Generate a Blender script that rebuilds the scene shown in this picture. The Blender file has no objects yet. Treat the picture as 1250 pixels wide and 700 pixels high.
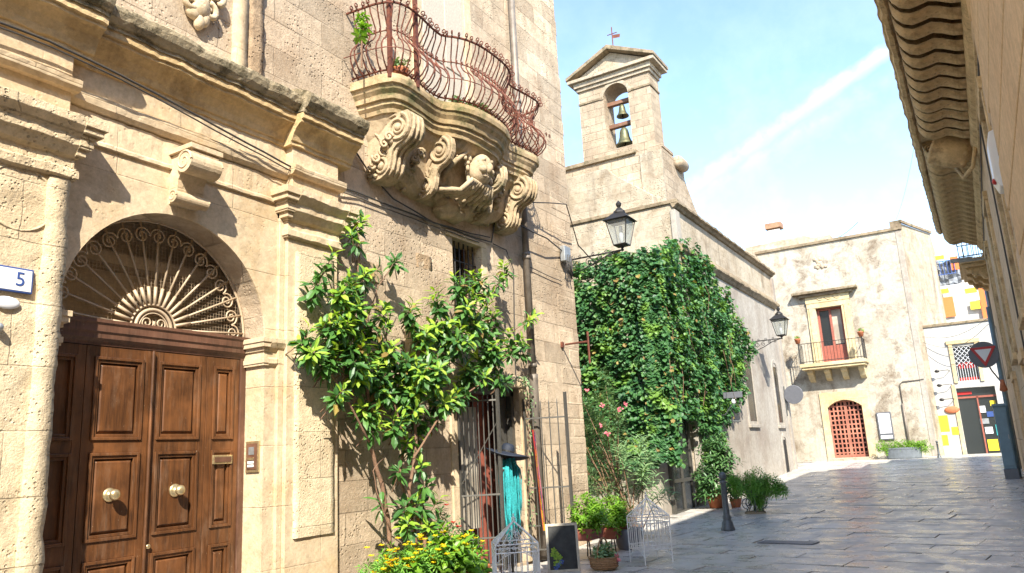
import bpy, math, random
from math import sin, cos, pi, radians, sqrt
from mathutils import Vector, Matrix, noise
random.seed(7)
SC = bpy.context.scene
COL = SC.collection
# ------------------------------------------------------------------ camera
YAW, PIT, ROLL, FPX = -0.5366392569938333, 0.21952674252424467, -0.053377270010954554, 939.6683939189431
FW = Vector((sin(YAW)*cos(PIT), cos(YAW)*cos(PIT), sin(PIT)))
R0 = Vector((cos(YAW), -sin(YAW), 0)); U0 = R0.cross(FW)
RR = R0*cos(ROLL) + U0*sin(ROLL); UU = -R0*sin(ROLL) + U0*cos(ROLL)
EYE = Vector((0, 0, 1.6))
cam = bpy.data.cameras.new('camera'); cam.lens = FPX*36/1250; cam.sensor_width = 36; cam.clip_start = .05; cam.clip_end = 3000
co = bpy.data.objects.new('camera', cam); COL.objects.link(co)
m = Matrix((( RR.x, UU.x, -FW.x, EYE.x), (RR.y, UU.y, -FW.y, EYE.y), (RR.z, UU.z, -FW.z, EYE.z), (0, 0, 0, 1)))
co.matrix_world = m
SC.camera = co
def ray(px, py):
    return (FW*FPX + RR*(px-625) - UU*(py-350)).normalized()
def at(px, py, ax, val):
    """point of the photographed place lying on the plane axis = val"""
    d = ray(px, py); i = 'xyz'.index(ax)
    return EYE + d*((val-EYE[i])/d[i])
# ------------------------------------------------------------------ light
SUND = Vector((.75, -1, 1.05)).normalized()          # towards the sun
world = bpy.data.worlds.new('World'); SC.world = world; world.use_nodes = True
nt = world.node_tree; nt.nodes.clear()
def wn(t, **k):
    n = nt.nodes.new(t)
    for a, b in k.items(): setattr(n, a, b)
    return n
wo = wn('ShaderNodeOutputWorld'); bg = wn('ShaderNodeBackground'); sky = wn('ShaderNodeTexSky', sky_type='NISHITA')
sky.sun_disc = False; sky.sun_elevation = math.asin(SUND.z); sky.sun_rotation = math.atan2(SUND.x, SUND.y)
sky.altitude = 50; sky.air_density = 1.0; sky.dust_density = .3; sky.ozone_density = 1.3
bg.inputs[1].default_value = .125
tc = wn('ShaderNodeTexCoord')
# a contrail (a band round the great circle through two directions) and thin cirrus
n1 = ray(850, 222).cross(ray(1085, 62)).normalized()
dotn = wn('ShaderNodeVectorMath', operation='DOT_PRODUCT'); dotn.inputs[1].default_value = n1
nz = wn('ShaderNodeTexNoise'); nz.inputs['Scale'].default_value = 9; nz.inputs['Detail'].default_value = 7; nz.inputs['Roughness'].default_value = .62
nz2 = wn('ShaderNodeTexNoise'); nz2.inputs['Scale'].default_value = 38; nz2.inputs['Detail'].default_value = 5
L = nt.links.new
L(tc.outputs['Generated'], dotn.inputs[0]); L(tc.outputs['Generated'], nz.inputs['Vector']); L(tc.outputs['Generated'], nz2.inputs['Vector'])
def mth(op, a, b=None, c=None, clamp=False):
    n = wn('ShaderNodeMath', operation=op); n.use_clamp = clamp
    for i, v in enumerate((a, b, c)):
        if v is None: continue
        if isinstance(v, (int, float)): n.inputs[i].default_value = v
        else: L(v, n.inputs[i])
    return n.outputs[0]
wob = mth('MULTIPLY_ADD', nz2.outputs[0], .016, -.008)
dd = mth('ABSOLUTE', mth('ADD', dotn.outputs['Value'], wob))
band = mth('SUBTRACT', 1, mth('DIVIDE', dd, .0115), clamp=True)
band = mth('POWER', band, 1.0)
band = mth('MULTIPLY', band, mth('MULTIPLY_ADD', nz2.outputs[0], 1.6, -.35, clamp=True))
n2 = ray(880, 222).cross(ray(1085, 100)).normalized()
dotb = wn('ShaderNodeVectorMath', operation='DOT_PRODUCT'); dotb.inputs[1].default_value = n2; L(tc.outputs['Generated'], dotb.inputs[0])
db = mth('ABSOLUTE', mth('ADD', dotb.outputs['Value'], mth('MULTIPLY_ADD', nz2.outputs[0], .03, -.015)))
band2 = mth('MULTIPLY', mth('SUBTRACT', 1, mth('DIVIDE', db, .016), clamp=True), mth('MULTIPLY_ADD', nz2.outputs[0], 1.6, -.5, clamp=True))
sep = wn('ShaderNodeSeparateXYZ'); L(tc.outputs['Generated'], sep.inputs[0])
low = mth('SUBTRACT', 1, mth('DIVIDE', sep.outputs[2], .62), clamp=True)
cir = mth('MULTIPLY', mth('MULTIPLY_ADD', nz.outputs[0], 2.2, -.98, clamp=True), mth('MULTIPLY_ADD', low, .9, .05, clamp=True))
cl = mth('ADD', mth('MULTIPLY', band, .85), mth('ADD', mth('MULTIPLY', band2, .35), mth('MULTIPLY', cir, .75)), clamp=True)
mx = wn('ShaderNodeMix', data_type='RGBA'); L(cl, mx.inputs['Factor']); L(sky.outputs[0], mx.inputs[6]); mx.inputs[7].default_value = (4.0, 4.4, 4.8, 1)
L(mx.outputs[2], bg.inputs[0]); L(bg.outputs[0], wo.inputs[0])
sl = bpy.data.lights.new('sun', 'SUN'); sl.energy = 3.1; sl.angle = radians(.55); sl.color = (1, .93, .80)
so = bpy.data.objects.new('sun', sl); COL.objects.link(so); so.rotation_euler = SUND.to_track_quat('Z', 'Y').to_euler(); so.location = (5, -20, 40)
SC.view_settings.view_transform = 'Standard'; SC.view_settings.look = 'None'; SC.view_settings.gamma = 1
SC.view_settings.exposure = 1.85
SC.render.engine = 'CYCLES'; SC.cycles.max_bounces = 8; SC.cycles.diffuse_bounces = 4; SC.cycles.transparent_max_bounces = 12

# ------------------------------------------------------------------ materials
class NT:
    def __init__(s, name):
        s.m = bpy.data.materials.new(name); s.m.use_nodes = True; s.t = s.m.node_tree
        s.b = s.t.nodes['Principled BSDF']; s.o = s.t.nodes['Material Output']
        s.c = s.n('ShaderNodeTexCoord').outputs['Object']
    def n(s, t, **k):
        n = s.t.nodes.new(t)
        for a, b in k.items(): setattr(n, a, b)
        return n
    def l(s, a, b): s.t.links.new(a, b)
    def put(s, v, sock):
        if hasattr(v, 'links') or isinstance(v, bpy.types.NodeSocket): s.l(v, sock)
        else: sock.default_value = v
    def math(s, op, a, b=0, c=0, clamp=False):
        n = s.n('ShaderNodeMath', operation=op); n.use_clamp = clamp
        for i, v in enumerate((a, b, c)): s.put(v, n.inputs[i])
        return n.outputs[0]
    def noise(s, scale, detail=5, rough=.6, vec=None, dist=0):
        n = s.n('ShaderNodeTexNoise'); n.inputs['Scale'].default_value = scale; n.inputs['Detail'].default_value = detail
        n.inputs['Roughness'].default_value = rough; n.inputs['Distortion'].default_value = dist
        s.l(vec or s.c, n.inputs['Vector']); return n.outputs['Fac']
    def vor(s, scale, feature='F1', vec=None, out='Distance'):
        n = s.n('ShaderNodeTexVoronoi', feature=feature); n.inputs['Scale'].default_value = scale
        s.l(vec or s.c, n.inputs['Vector']); return n.outputs[out]
    def scl(s, x, y, z, vec=None):
        n = s.n('ShaderNodeVectorMath', operation='MULTIPLY'); s.l(vec or s.c, n.inputs[0]); n.inputs[1].default_value = (x, y, z); return n.outputs[0]
    def ramp(s, v, a, b):
        n = s.n('ShaderNodeMapRange'); n.clamp = True; s.l(v, n.inputs[0]); n.inputs[1].default_value = a; n.inputs[2].default_value = b; return n.outputs[0]
    def mix(s, f, a, b, mode='MIX'):
        n = s.n('ShaderNodeMix', data_type='RGBA', blend_type=mode); s.put(f, n.inputs[0])
        for v, i in ((a, 6), (b, 7)):
            if isinstance(v, tuple): n.inputs[i].default_value = (*v[:3], 1)
            else: s.l(v, n.inputs[i])
        return n.outputs[2]
    def bump(s, h, strength=.5, dist=.02, normal=None):
        n = s.n('ShaderNodeBump'); n.inputs['Strength'].default_value = strength; n.inputs['Distance'].default_value = dist
        s.l(h, n.inputs['Height'])
        if normal: s.l(normal, n.inputs['Normal'])
        return n.outputs[0]
    def end(s, col=None, rough=.8, nrm=None, metal=0, spec=.5):
        if col is not None:
            if isinstance(col, tuple): s.b.inputs['Base Color'].default_value = (*col[:3], 1)
            else: s.l(col, s.b.inputs['Base Color'])
        s.put(rough, s.b.inputs['Roughness']); s.b.inputs['Metallic'].default_value = metal
        s.b.inputs['Specular IOR Level'].default_value = spec
        if nrm: s.l(nrm, s.b.inputs['Normal'])
        return s.m

def stone(name, c1, c2, block=None, mortar=.5, pits=.5, grain=1.0, stain=None, stain_amt=.5, stain_scale=.8, streak=0, streakcol=(.12, .10, .08), bumpd=.02, blockvar=.25, lichen=0, lichcol=(.10, .09, .05), size=1.0):
    s = NT(name)
    big = s.ramp(s.noise(.7*size, 4, .6), .3, .7); med = s.noise(3.2*size, 6, .65); fine = s.noise(28*size, 5, .7)
    col = s.mix(s.ramp(s.math('ADD', s.math('MULTIPLY', big, .5), s.math('MULTIPLY', med, .6)), .3, .8), c1, c2)
    h = s.math('ADD', s.math('MULTIPLY', med, .6), s.math('MULTIPLY', fine, .35*grain))
    gr = s.n('ShaderNodeVectorMath', operation='SCALE'); s.l(col, gr.inputs[0])
    s.l(s.math('ADD', s.math('MULTIPLY_ADD', s.ramp(fine, .3, .7), .26, .80), s.math('MULTIPLY_ADD', s.ramp(s.noise(9*size, 6, .7), .35, .65), .26, -.10)), gr.inputs['Scale']); col = gr.outputs[0]
    if block:
        sp = s.n('ShaderNodeSeparateXYZ'); s.l(s.c, sp.inputs[0]); cb = s.n('ShaderNodeCombineXYZ')
        wb = s.math('MULTIPLY_ADD', s.noise(1.3, 3), .10, -.05)
        s.l(s.math('ADD', s.math('ADD', sp.outputs[0], sp.outputs[1]), wb), cb.inputs[0]); s.l(s.math('ADD', sp.outputs[2], s.math('MULTIPLY', wb, .25)), cb.inputs[1])
        br = s.n('ShaderNodeTexBrick'); s.l(cb.outputs[0], br.inputs['Vector'])
        br.inputs['Scale'].default_value = 1; br.inputs['Brick Width'].default_value = block[0]; br.inputs['Row Height'].default_value = block[1]
        br.inputs['Mortar Size'].default_value = .008; br.inputs['Mortar Smooth'].default_value = .6; br.inputs['Bias'].default_value = 0
        br.inputs['Color1'].default_value = (0, 0, 0, 1); br.inputs['Color2'].default_value = (1, 1, 1, 1); br.inputs['Mortar'].default_value = (.5, .5, .5, 1)
        bv = s.n('ShaderNodeSeparateColor'); s.l(br.outputs['Color'], bv.inputs[0])
        tone = s.math('MULTIPLY_ADD', bv.outputs[0], blockvar, 1-blockvar/2)
        vm = s.n('ShaderNodeVectorMath', operation='SCALE'); s.l(col, vm.inputs[0]); s.l(tone, vm.inputs['Scale']); col = vm.outputs[0]
        mfac = s.math('MULTIPLY', br.outputs['Fac'], s.ramp(s.noise(1.9, 4), .35, .6))
        col = s.mix(s.math('MULTIPLY', mfac, mortar), col, tuple(x*.45 for x in c2))
        h = s.math('SUBTRACT', h, s.math('MULTIPLY', mfac, 1.1*mortar))
        h = s.math('ADD', h, s.math('MULTIPLY', bv.outputs[0], .25*mortar))
    if pits:
        v = s.vor(19*size); p = s.math('MULTIPLY', s.ramp(v, .32, .12), s.ramp(s.noise(1.6*size, 4), .46, .66))
        h = s.math('SUBTRACT', h, s.math('MULTIPLY', p, pits)); col = s.mix(s.math('MULTIPLY', p, .45*min(pits, 1)), col, tuple(x*.5 for x in c2))
    if stain:
        sf = s.ramp(s.noise(stain_scale, 9, .72, dist=.4), .5, .68)
        col = s.mix(s.math('MULTIPLY', sf, stain_amt), col, stain)
    if streak:
        sv = s.ramp(s.noise(1, 6, .65, vec=s.scl(3.5, 3.5, .22)), .50, .72)
        col = s.mix(s.math('MULTIPLY', s.math('MULTIPLY', sv, s.ramp(s.noise(.6, 3), .35, .6)), streak), col, streakcol)
    if lichen:
        lf = s.ramp(s.noise(5, 9, .75), .62-.3*lichen, .75-.3*lichen)
        col = s.mix(s.math('MULTIPLY', lf, .85), col, lichcol); h = s.math('ADD', h, s.math('MULTIPLY', lf, .3))
    return s.end(col, .92, s.bump(h, .9, bumpd), spec=.25)

def plain(name, col, rough=.6, metal=0, var=.15, scale=12, bump=.15, dist=.004, spec=.5, c2=None):
    s = NT(name); f = s.noise(scale, 5, .65)
    c = s.mix(s.ramp(f, .3, .7), tuple(x*(1-var) for x in col), tuple(min(1, x*(1+var)) for x in col) if c2 is None else c2)
    return s.end(c, s.math('MULTIPLY_ADD', f, .2, rough-.1), s.bump(s.noise(scale*4, 4), bump, dist), metal, spec)

def rusty(name, c1, c2, rough=.7, metal=.3):
    s = NT(name); f = s.ramp(s.noise(14, 6, .7), .38, .62)
    return s.end(s.mix(f, c1, c2), rough, s.bump(s.noise(60, 4), .4, .004), metal)

def wood(name, c1, c2, rough=.42, axis=2):
    s = NT(name); v = s.scl(14, 14, 1.1)
    g = s.noise(1.6, 8, .7, vec=v, dist=1.2); w = s.noise(1.7, 4)
    c = s.mix(s.ramp(g, .3, .72), c1, c2)
    c = s.mix(s.math('MULTIPLY', s.ramp(w, .45, .7), .6), c, tuple(x*1.9 for x in c2))
    c = s.mix(s.ramp(s.noise(40, 3), .70, .8), c, (.35, .25, .16))
    sz = s.n('ShaderNodeSeparateXYZ'); s.l(s.c, sz.inputs[0])
    scf = s.math('MULTIPLY', s.ramp(s.noise(1, 7, .75, vec=s.scl(9, 9, 2.2)), .52, .72), .35)
    c = s.mix(scf, c, (.26, .17, .11))
    return s.end(c, s.math('MULTIPLY_ADD', w, .35, rough-.15), s.bump(g, .25, .004), spec=.45)

def leafmat(name, c1, c2, trans=.25, rough=.38, c3=None):
    s = NT(name); g = s.n('ShaderNodeNewGeometry')
    c = s.mix(g.outputs['Random Per Island'], c1, c2)
    if c3: c = s.mix(s.ramp(s.noise(1.7, 3), .52, .62), c, c3)
    s.l(c, s.b.inputs['Base Color']); s.b.inputs['Roughness'].default_value = rough; s.b.inputs['Specular IOR Level'].default_value = .5
    tr = s.n('ShaderNodeBsdfTranslucent'); tc = s.mix(1.0, c, (1, 1, .45), 'MULTIPLY')
    sc = s.n('ShaderNodeVectorMath', operation='SCALE'); s.l(tc, sc.inputs[0]); sc.inputs['Scale'].default_value = 1.5; s.l(sc.outputs[0], tr.inputs[0])
    ms = s.n('ShaderNodeMixShader'); ms.inputs[0].default_value = trans; s.l(s.b.outputs[0], ms.inputs[1]); s.l(tr.outputs[0], ms.inputs[2]); s.l(ms.outputs[0], s.o.inputs[0])
    return s.m

def glassy(name, col, rough=.08):
    s = NT(name); return s.end(col, rough, s.bump(s.noise(2, 2), .1, .01), 0, .8)

def see_glass(name, tint=(.8, .85, .85), f=.35):
    s = NT(name); t = s.n('ShaderNodeBsdfTransparent'); t.inputs[0].default_value = (*tint, 1)
    s.end((.5, .5, .48), .2); ms = s.n('ShaderNodeMixShader'); ms.inputs[0].default_value = f
    s.l(t.outputs[0], ms.inputs[1]); s.l(s.b.outputs[0], ms.inputs[2]); s.l(ms.outputs[0], s.o.inputs[0]); return s.m

M = {}
M['pal'] = stone('palazzo_limestone', (.54, .435, .315), (.42, .325, .225), block=(.78, .36), mortar=.5, blockvar=.42, pits=.8, stain=(.27, .18, .11), stain_amt=.6, stain_scale=1.1, streak=.35, streakcol=(.20, .14, .09), bumpd=.035)  # set darker than the portal stone: facade shade put into the colour
M['palsmooth'] = stone('portal_limestone', (.62, .50, .34), (.50, .38, .24), pits=.3, grain=.6, stain=(.42, .27, .11), stain_amt=.45, stain_scale=1.4, bumpd=.018, block=(1.3, .62), mortar=.3, blockvar=.12)
M['ochre'] = stone('ochre_weathered_stone', (.62, .47, .27), (.52, .36, .17), pits=.3, stain=(.20, .13, .06), stain_amt=.7, stain_scale=1.6, bumpd=.02)
M['rough'] = stone('rough_pitted_stone', (.68, .56, .38), (.56, .44, .28), pits=1.5, grain=1.8, stain=(.40, .30, .18), stain_amt=.35, bumpd=.022, block=(1.1, .5), mortar=.5, blockvar=.12, size=1.3)
M['moss'] = stone('mossy_coping_stone', (.46, .38, .25), (.30, .24, .15), pits=.6, lichen=.42, lichcol=(.07, .06, .03), bumpd=.03)
M['balc'] = stone('carved_balcony_stone', (.53, .42, .28), (.38, .28, .17), pits=.5, grain=1.3, stain=(.12, .12, .06), stain_amt=.85, stain_scale=2.4, streak=.6, streakcol=(.16, .15, .07), bumpd=.015)
M['balcslab'] = stone('mossy_balcony_edge', (.52, .40, .25), (.38, .27, .14), pits=.25, stain=(.07, .09, .03), stain_amt=.9, stain_scale=2.0, streak=.9, streakcol=(.08, .10, .035), bumpd=.015, lichen=.22, lichcol=(.08, .09, .03))
M['tufa'] = stone('eroded_tufa_block', (.46, .34, .22), (.33, .23, .14), pits=1.5, grain=1.5, stain=(.22, .15, .10), stain_amt=.5, bumpd=.04)
M['church'] = stone('church_white_stone', (.48, .42, .33), (.38, .31, .22), block=(.55, .30), mortar=.25, pits=.9, stain=(.22, .16, .10), stain_amt=.75, stain_scale=1.3, streak=.75, bumpd=.03, blockvar=.12)
M['churchside'] = stone('church_side_plaster', (.42, .385, .335), (.33, .29, .24), pits=.5, stain=(.22, .17, .14), stain_amt=.6, stain_scale=.7, streak=.55, streakcol=(.16, .15, .14), bumpd=.015)
M['tower'] = stone('bell_tower_stone', (.46, .38, .28), (.35, .27, .19), block=(.42, .24), mortar=.6, pits=.9, stain=(.26, .18, .11), stain_amt=.5, streak=.4, bumpd=.03)
M['darkcap'] = stone('dark_weathered_coping', (.34, .27, .18), (.20, .15, .10), pits=.5, lichen=.4, bumpd=.02)
M['far'] = stone('flaking_white_plaster', (.49, .455, .385), (.39, .345, .27), pits=.9, stain=(.17, .125, .085), stain_amt=.9, stain_scale=1.6, streak=.7, streakcol=(.24, .18, .12), bumpd=.03)
M['fartrim'] = stone('cream_window_stone', (.64, .54, .34), (.52, .40, .22), pits=.2, stain=(.35, .27, .15), stain_amt=.3, bumpd=.01)
M['white'] = stone('white_limewash', (.52, .51, .49), (.45, .44, .41), pits=.1, grain=.4, stain=(.5, .48, .42), stain_amt=.2, bumpd=.008)
M['right'] = stone('sandstone_ashlar', (.66, .50, .34), (.55, .41, .26), block=(1.15, .47), mortar=1.0, pits=.2, grain=.5, stain=(.28, .21, .13), stain_amt=.4, bumpd=.02, blockvar=.12)
M['rightp'] = stone('smooth_quoin_stone', (.72, .52, .30), (.64, .44, .24), pits=.1, grain=.5, stain=(.40, .28, .15), stain_amt=.25, bumpd=.01)
M['eave'] = stone('carved_eave_stone', (.70, .53, .31), (.52, .37, .20), pits=.5, stain=(.17, .11, .055), stain_amt=.8, stain_scale=3.5, bumpd=.03, lichen=.1)
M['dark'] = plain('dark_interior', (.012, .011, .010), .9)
M['interior'] = stone('interior_vault_plaster', (.62, .50, .34), (.50, .38, .24), pits=.3, stain=(.12, .08, .05), stain_amt=.5)
M['door'] = wood('walnut_door_wood', (.035, .015, .007), (.15, .058, .018))
M['lintel'] = wood('dark_lintel_wood', (.05, .025, .015), (.13, .06, .035), .5)
M['brass'] = plain('worn_brass', (.62, .50, .28), .33, .8, .2, 30)
M['castiron'] = plain('painted_cast_iron', (.10, .11, .115), .5, .4, .3, 20, .3)
M['blackiron'] = plain('dark_lamp_iron', (.035, .033, .032), .5, .5, .3, 20, .3)
M['fan'] = plain('beige_painted_ironwork', (.48, .37, .25), .55, .1, .15, 25)
M['rust'] = rusty('rusty_ironwork', (.20, .065, .035), (.10, .035, .025))
M['gate'] = plain('grey_green_gate_paint', (.085, .08, .07), .5, .3, .2, 30)
M['pipe'] = plain('weathered_zinc_pipe', (.20, .17, .14), .6, .4, .3, 6)
M['cable'] = plain('black_cable', (.05, .045, .04), .6)
M['whitewire'] = plain('white_painted_wire', (.75, .74, .72), .4, .1, .1, 40)
M['terra'] = plain('terracotta', (.46, .15, .065), .75, 0, .2, 15)
M['redpaint'] = plain('brick_red_paint', (.30, .09, .06), .6, 0, .2, 15)
M['redwood'] = wood('red_brown_lattice_wood', (.26, .09, .06), (.38, .15, .10), .6)
M['greywood'] = wood('weathered_board', (.26, .22, .17), (.35, .31, .25), .7)
M['wframe'] = plain('pale_wood_frame', (.46, .40, .31), .6, 0, .2, 30)
M['slate'] = plain('blackboard_slate', (.012, .013, .012), .6, 0, .5, 9, c2=(.035, .037, .035))
M['turq'] = plain('turquoise_knit', (.03, .36, .38), .85, 0, .4, 45, .8, .01)
M['navy'] = plain('navy_straw', (.012, .018, .034), .7, 0, .3, 60, .5)
M['bronze'] = rusty('green_bronze', (.09, .12, .08), (.20, .17, .08), .5, .6)
M['oldwood'] = wood('bell_beam_wood', (.10, .05, .03), (.20, .10, .06), .7)
M['tufawhite'] = M['white']
M['bark'] = plain('shrub_bark', (.20, .115, .07), .85, 0, .35, 20, .8, .01)
M['soil'] = plain('potting_soil', (.045, .03, .02), .95, 0, .3, 30, .8, .01)
M['wicker'] = plain('wicker', (.34, .19, .09), .75, 0, .35, 50, .8, .008)
M['bluebox'] = plain('blue_grey_box_paint', (.16, .25, .31), .5, 0, .12, 6)
M['planter'] = plain('grey_planter', (.14, .16, .18), .7, 0, .2, 10)
M['alarm'] = plain('white_plastic', (.78, .77, .75), .4, 0, .04, 5, 0)
M['red'] = plain('traffic_red', (.50, .03, .03), .5, 0, .05)
M['signwhite'] = plain('sign_white', (.75, .76, .78), .4, 0, .03, 5, 0)
M['signgrey'] = plain('sign_back_grey', (.13, .135, .155), .5, .3, .1)
M['blueink'] = plain('blue_enamel', (.04, .08, .25), .35, 0, .05)
M['yellow'] = plain('yellow_plastic', (.75, .58, .03), .5, 0, .1)
M['orange'] = plain('orange_netting', (.75, .18, .05), .8, 0, .2, 40, .6, .02)
M['tarp'] = plain('grey_tarpaulin', (.22, .24, .27), .6, 0, .3, 3, .6, .1)
M['zinc'] = plain('galvanised_metal', (.35, .37, .38), .5, .6, .2)
M['glass'] = glassy('window_glass', (.012, .015, .016), .25)
M['clearglass'] = see_glass('lamp_glass')
M['tile'] = plain('roof_tile', (.30, .17, .10), .85, 0, .3, 8)
M['leaf_shrub'] = leafmat('glossy_dark_leaf', (.035, .11, .028), (.09, .22, .04), .22, .45)
M['leaf_young'] = leafmat('young_bright_leaf', (.20, .36, .03), (.38, .52, .06), .35, .48)
M['leaf_ivy'] = leafmat('ivy_leaf', (.030, .105, .042), (.08, .21, .06), .25, .5, (.16, .30, .05))
M['leaf_dead'] = leafmat('withered_leaf', (.20, .13, .04), (.32, .24, .06), .2, .6)
M['leaf_ol'] = leafmat('oleander_leaf', (.13, .24, .11), (.24, .36, .16), .2, .45)
M['leaf_pot'] = leafmat('potted_bright_leaf', (.11, .26, .02), (.22, .40, .035), .3, .4)
M['leaf_fern'] = leafmat('feathery_leaf', (.10, .27, .035), (.20, .40, .06), .25, .5)
M['leaf_dark'] = leafmat('potted_dark_leaf', (.05, .13, .045), (.11, .22, .07), .2, .4)
M['pink'] = leafmat('pink_petal', (.62, .12, .20), (.70, .25, .30), .3, .5)
M['ypetal'] = leafmat('yellow_petal', (.85, .58, .01), (.9, .70, .03), .3, .5)
M['redpetal'] = leafmat('red_petal', (.60, .02, .03), (.70, .06, .05), .3, .5)
def pave():
    s = NT('polished_paving_stone'); g = s.n('ShaderNodeNewGeometry'); r = g.outputs['Random Per Island']
    c = s.mix(r, (.41, .39, .365), (.58, .545, .50))
    c = s.mix(s.ramp(s.noise(2.3, 8, .72), .50, .74), c, (.24, .235, .235))
    c = s.mix(s.math('MULTIPLY', s.ramp(s.noise(.9, 5, .7), .5, .66), .7), c, (.62, .57, .49))
    h = s.math('ADD', s.noise(6, 6, .65), s.math('MULTIPLY', s.noise(1.6, 3), 1.6))
    rg = s.math('MULTIPLY_ADD', s.ramp(s.noise(2.6, 7, .72), .35, .65), .42, .14)
    return s.end(c, rg, s.bump(h, .55, .02), spec=.6)
M['pave'] = pave()
M['joint'] = stone('ground_joint_earth', (.12, .11, .10), (.07, .065, .06), pits=.4, bumpd=.02)
# ------------------------------------------------------------------ mesh builder
class MB:
    def __init__(s): s.v = []; s.f = []; s.mi = []; s.cur = 0
    def add(s, vs, fs):
        o = len(s.v); s.v += [tuple(v) for v in vs]; s.f += [tuple(i+o for i in f) for f in fs]; s.mi += [s.cur]*len(fs); return s
    def box(s, a, b):
        x0, y0, z0 = (min(a[i], b[i]) for i in range(3)); x1, y1, z1 = (max(a[i], b[i]) for i in range(3))
        return s.add([(x0,y0,z0),(x1,y0,z0),(x1,y1,z0),(x0,y1,z0),(x0,y0,z1),(x1,y0,z1),(x1,y1,z1),(x0,y1,z1)],
                     [(0,3,2,1),(4,5,6,7),(0,1,5,4),(1,2,6,5),(2,3,7,6),(3,0,4,7)])
    def obox(s, c, sx, sy, sz, rot=0, tilt=None):
        mt = Matrix.Rotation(rot, 4, 'Z')
        if tilt: mt = mt @ tilt
        vs = [Vector(c) + mt @ Vector((x*sx/2, y*sy/2, z*sz/2)) for z in (-1, 1) for x, y in ((-1,-1),(1,-1),(1,1),(-1,1))]
        return s.add(vs, [(0,3,2,1),(4,5,6,7),(0,1,5,4),(1,2,6,5),(2,3,7,6),(3,0,4,7)])
    def prism(s, poly, off):
        """polygon (3-D points) extruded by vector off"""
        n = len(poly); off = Vector(off); a = [Vector(p) for p in poly]
        return s.add(a + [p+off for p in a], [tuple(range(n))[::-1], tuple(range(n, 2*n))] + [(i, (i+1) % n, n+(i+1) % n, n+i) for i in range(n)])
    def tube(s, pts, r, n=6, cap=True):
        pts = [Vector(p) for p in pts]; rs = r if isinstance(r, (list, tuple)) else [r]*len(pts)
        vs = []; fs = []; up = None
        for i, p in enumerate(pts):
            t = (pts[min(i+1, len(pts)-1)] - pts[max(i-1, 0)])
            if t.length < 1e-7: t = Vector((0, 0, 1))
            t.normalize()
            if up is None: up = t.orthogonal().normalized()
            else:
                up = up - t*up.dot(t)
                up = up.normalized() if up.length > 1e-5 else t.orthogonal().normalized()
            w = t.cross(up)
            for k in range(n):
                a = 2*pi*k/n; vs.append(p + (up*cos(a) + w*sin(a))*rs[i])
        for i in range(len(pts)-1):
            for k in range(n): fs.append((i*n+k, i*n+(k+1) % n, (i+1)*n+(k+1) % n, (i+1)*n+k))
        if cap: fs += [tuple(range(n))[::-1], tuple((len(pts)-1)*n+k for k in range(n))]
        return s.add(vs, fs)
    def lathe(s, prof, c, n=16, mt=None):
        vs = []; fs = []; c = Vector(c)
        for r, z in prof:
            for k in range(n):
                q = Vector((r*cos(2*pi*k/n), r*sin(2*pi*k/n), z)); vs.append(c + (mt @ q if mt else q))
        for i in range(len(prof)-1):
            for k in range(n): fs.append((i*n+k, i*n+(k+1) % n, (i+1)*n+(k+1) % n, (i+1)*n+k))
        fs += [tuple(range(n))[::-1], tuple((len(prof)-1)*n+k for k in range(n))]
        return s.add(vs, fs)
    def ell(s, c, r, n=10, mt=None, bump=0):
        prof = []
        vs = []; fs = []; c = Vector(c); nn = n+2
        for i in range(n+1):
            th = pi*i/n
            for k in range(nn):
                a = 2*pi*k/nn; q = Vector((sin(th)*cos(a)*r[0], sin(th)*sin(a)*r[1], -cos(th)*r[2]))
                if bump: q *= 1 + bump*noise.noise((c+q)*9)
                vs.append(c + (mt @ q if mt else q))
        for i in range(n):
            for k in range(nn): fs.append((i*nn+k, i*nn+(k+1) % nn, (i+1)*nn+(k+1) % nn, (i+1)*nn+k))
        return s.add(vs, fs)
    def sweepY(s, prof, x0, y0, y1, sgn=1, step=.07, jit=.004, ends=True):
        """mould profile [(p, z)] swept along Y, p grows away from plane x0; slightly eroded"""
        n = max(1, int(abs(y1-y0)/step)); vs = []; fs = []; m_ = len(prof)
        for i in range(n+1):
            y = y0 + (y1-y0)*i/n
            for j, (p, z) in enumerate(prof):
                q = Vector((x0+sgn*p, y, z)); e = 0
                if p > .001: e = jit*2.4*noise.noise(q*4.3) + jit*1.6*noise.noise(q*13)
                vs.append((q.x+sgn*e, y, z + (e*.7 if 0 < j < m_-1 else 0)))
        for i in range(n):
            for j in range(m_-1): fs.append((i*m_+j, i*m_+j+1, (i+1)*m_+j+1, (i+1)*m_+j))
        if ends: fs += [tuple(range(m_)), tuple(n*m_+j for j in range(m_))[::-1]]
        return s.add(vs, fs)
    def wall(s, ax, const, u, v, holes, depth, tdir):
        """upright wall face with rectangular holes; ax 'x' => plane x=const, u along y; 'y' => u along x. depth = reveal, tdir = inward sign"""
        us = sorted({u[0], u[1], *[h[0] for h in holes], *[h[1] for h in holes]}); vs_ = sorted({v[0], v[1], *[h[2] for h in holes], *[h[3] for h in holes]})
        P = (lambda a, b, t: (const+t, a, b)) if ax == 'x' else (lambda a, b, t: (a, const+t, b))
        for i in range(len(us)-1):
            for j in range(len(vs_)-1):
                cu, cv = (us[i]+us[i+1])/2, (vs_[j]+vs_[j+1])/2
                if any(h[0] < cu < h[1] and h[2] < cv < h[3] for h in holes): continue
                s.add([P(us[i], vs_[j], 0), P(us[i+1], vs_[j], 0), P(us[i+1], vs_[j+1], 0), P(us[i], vs_[j+1], 0)], [(0, 1, 2, 3)])
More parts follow.
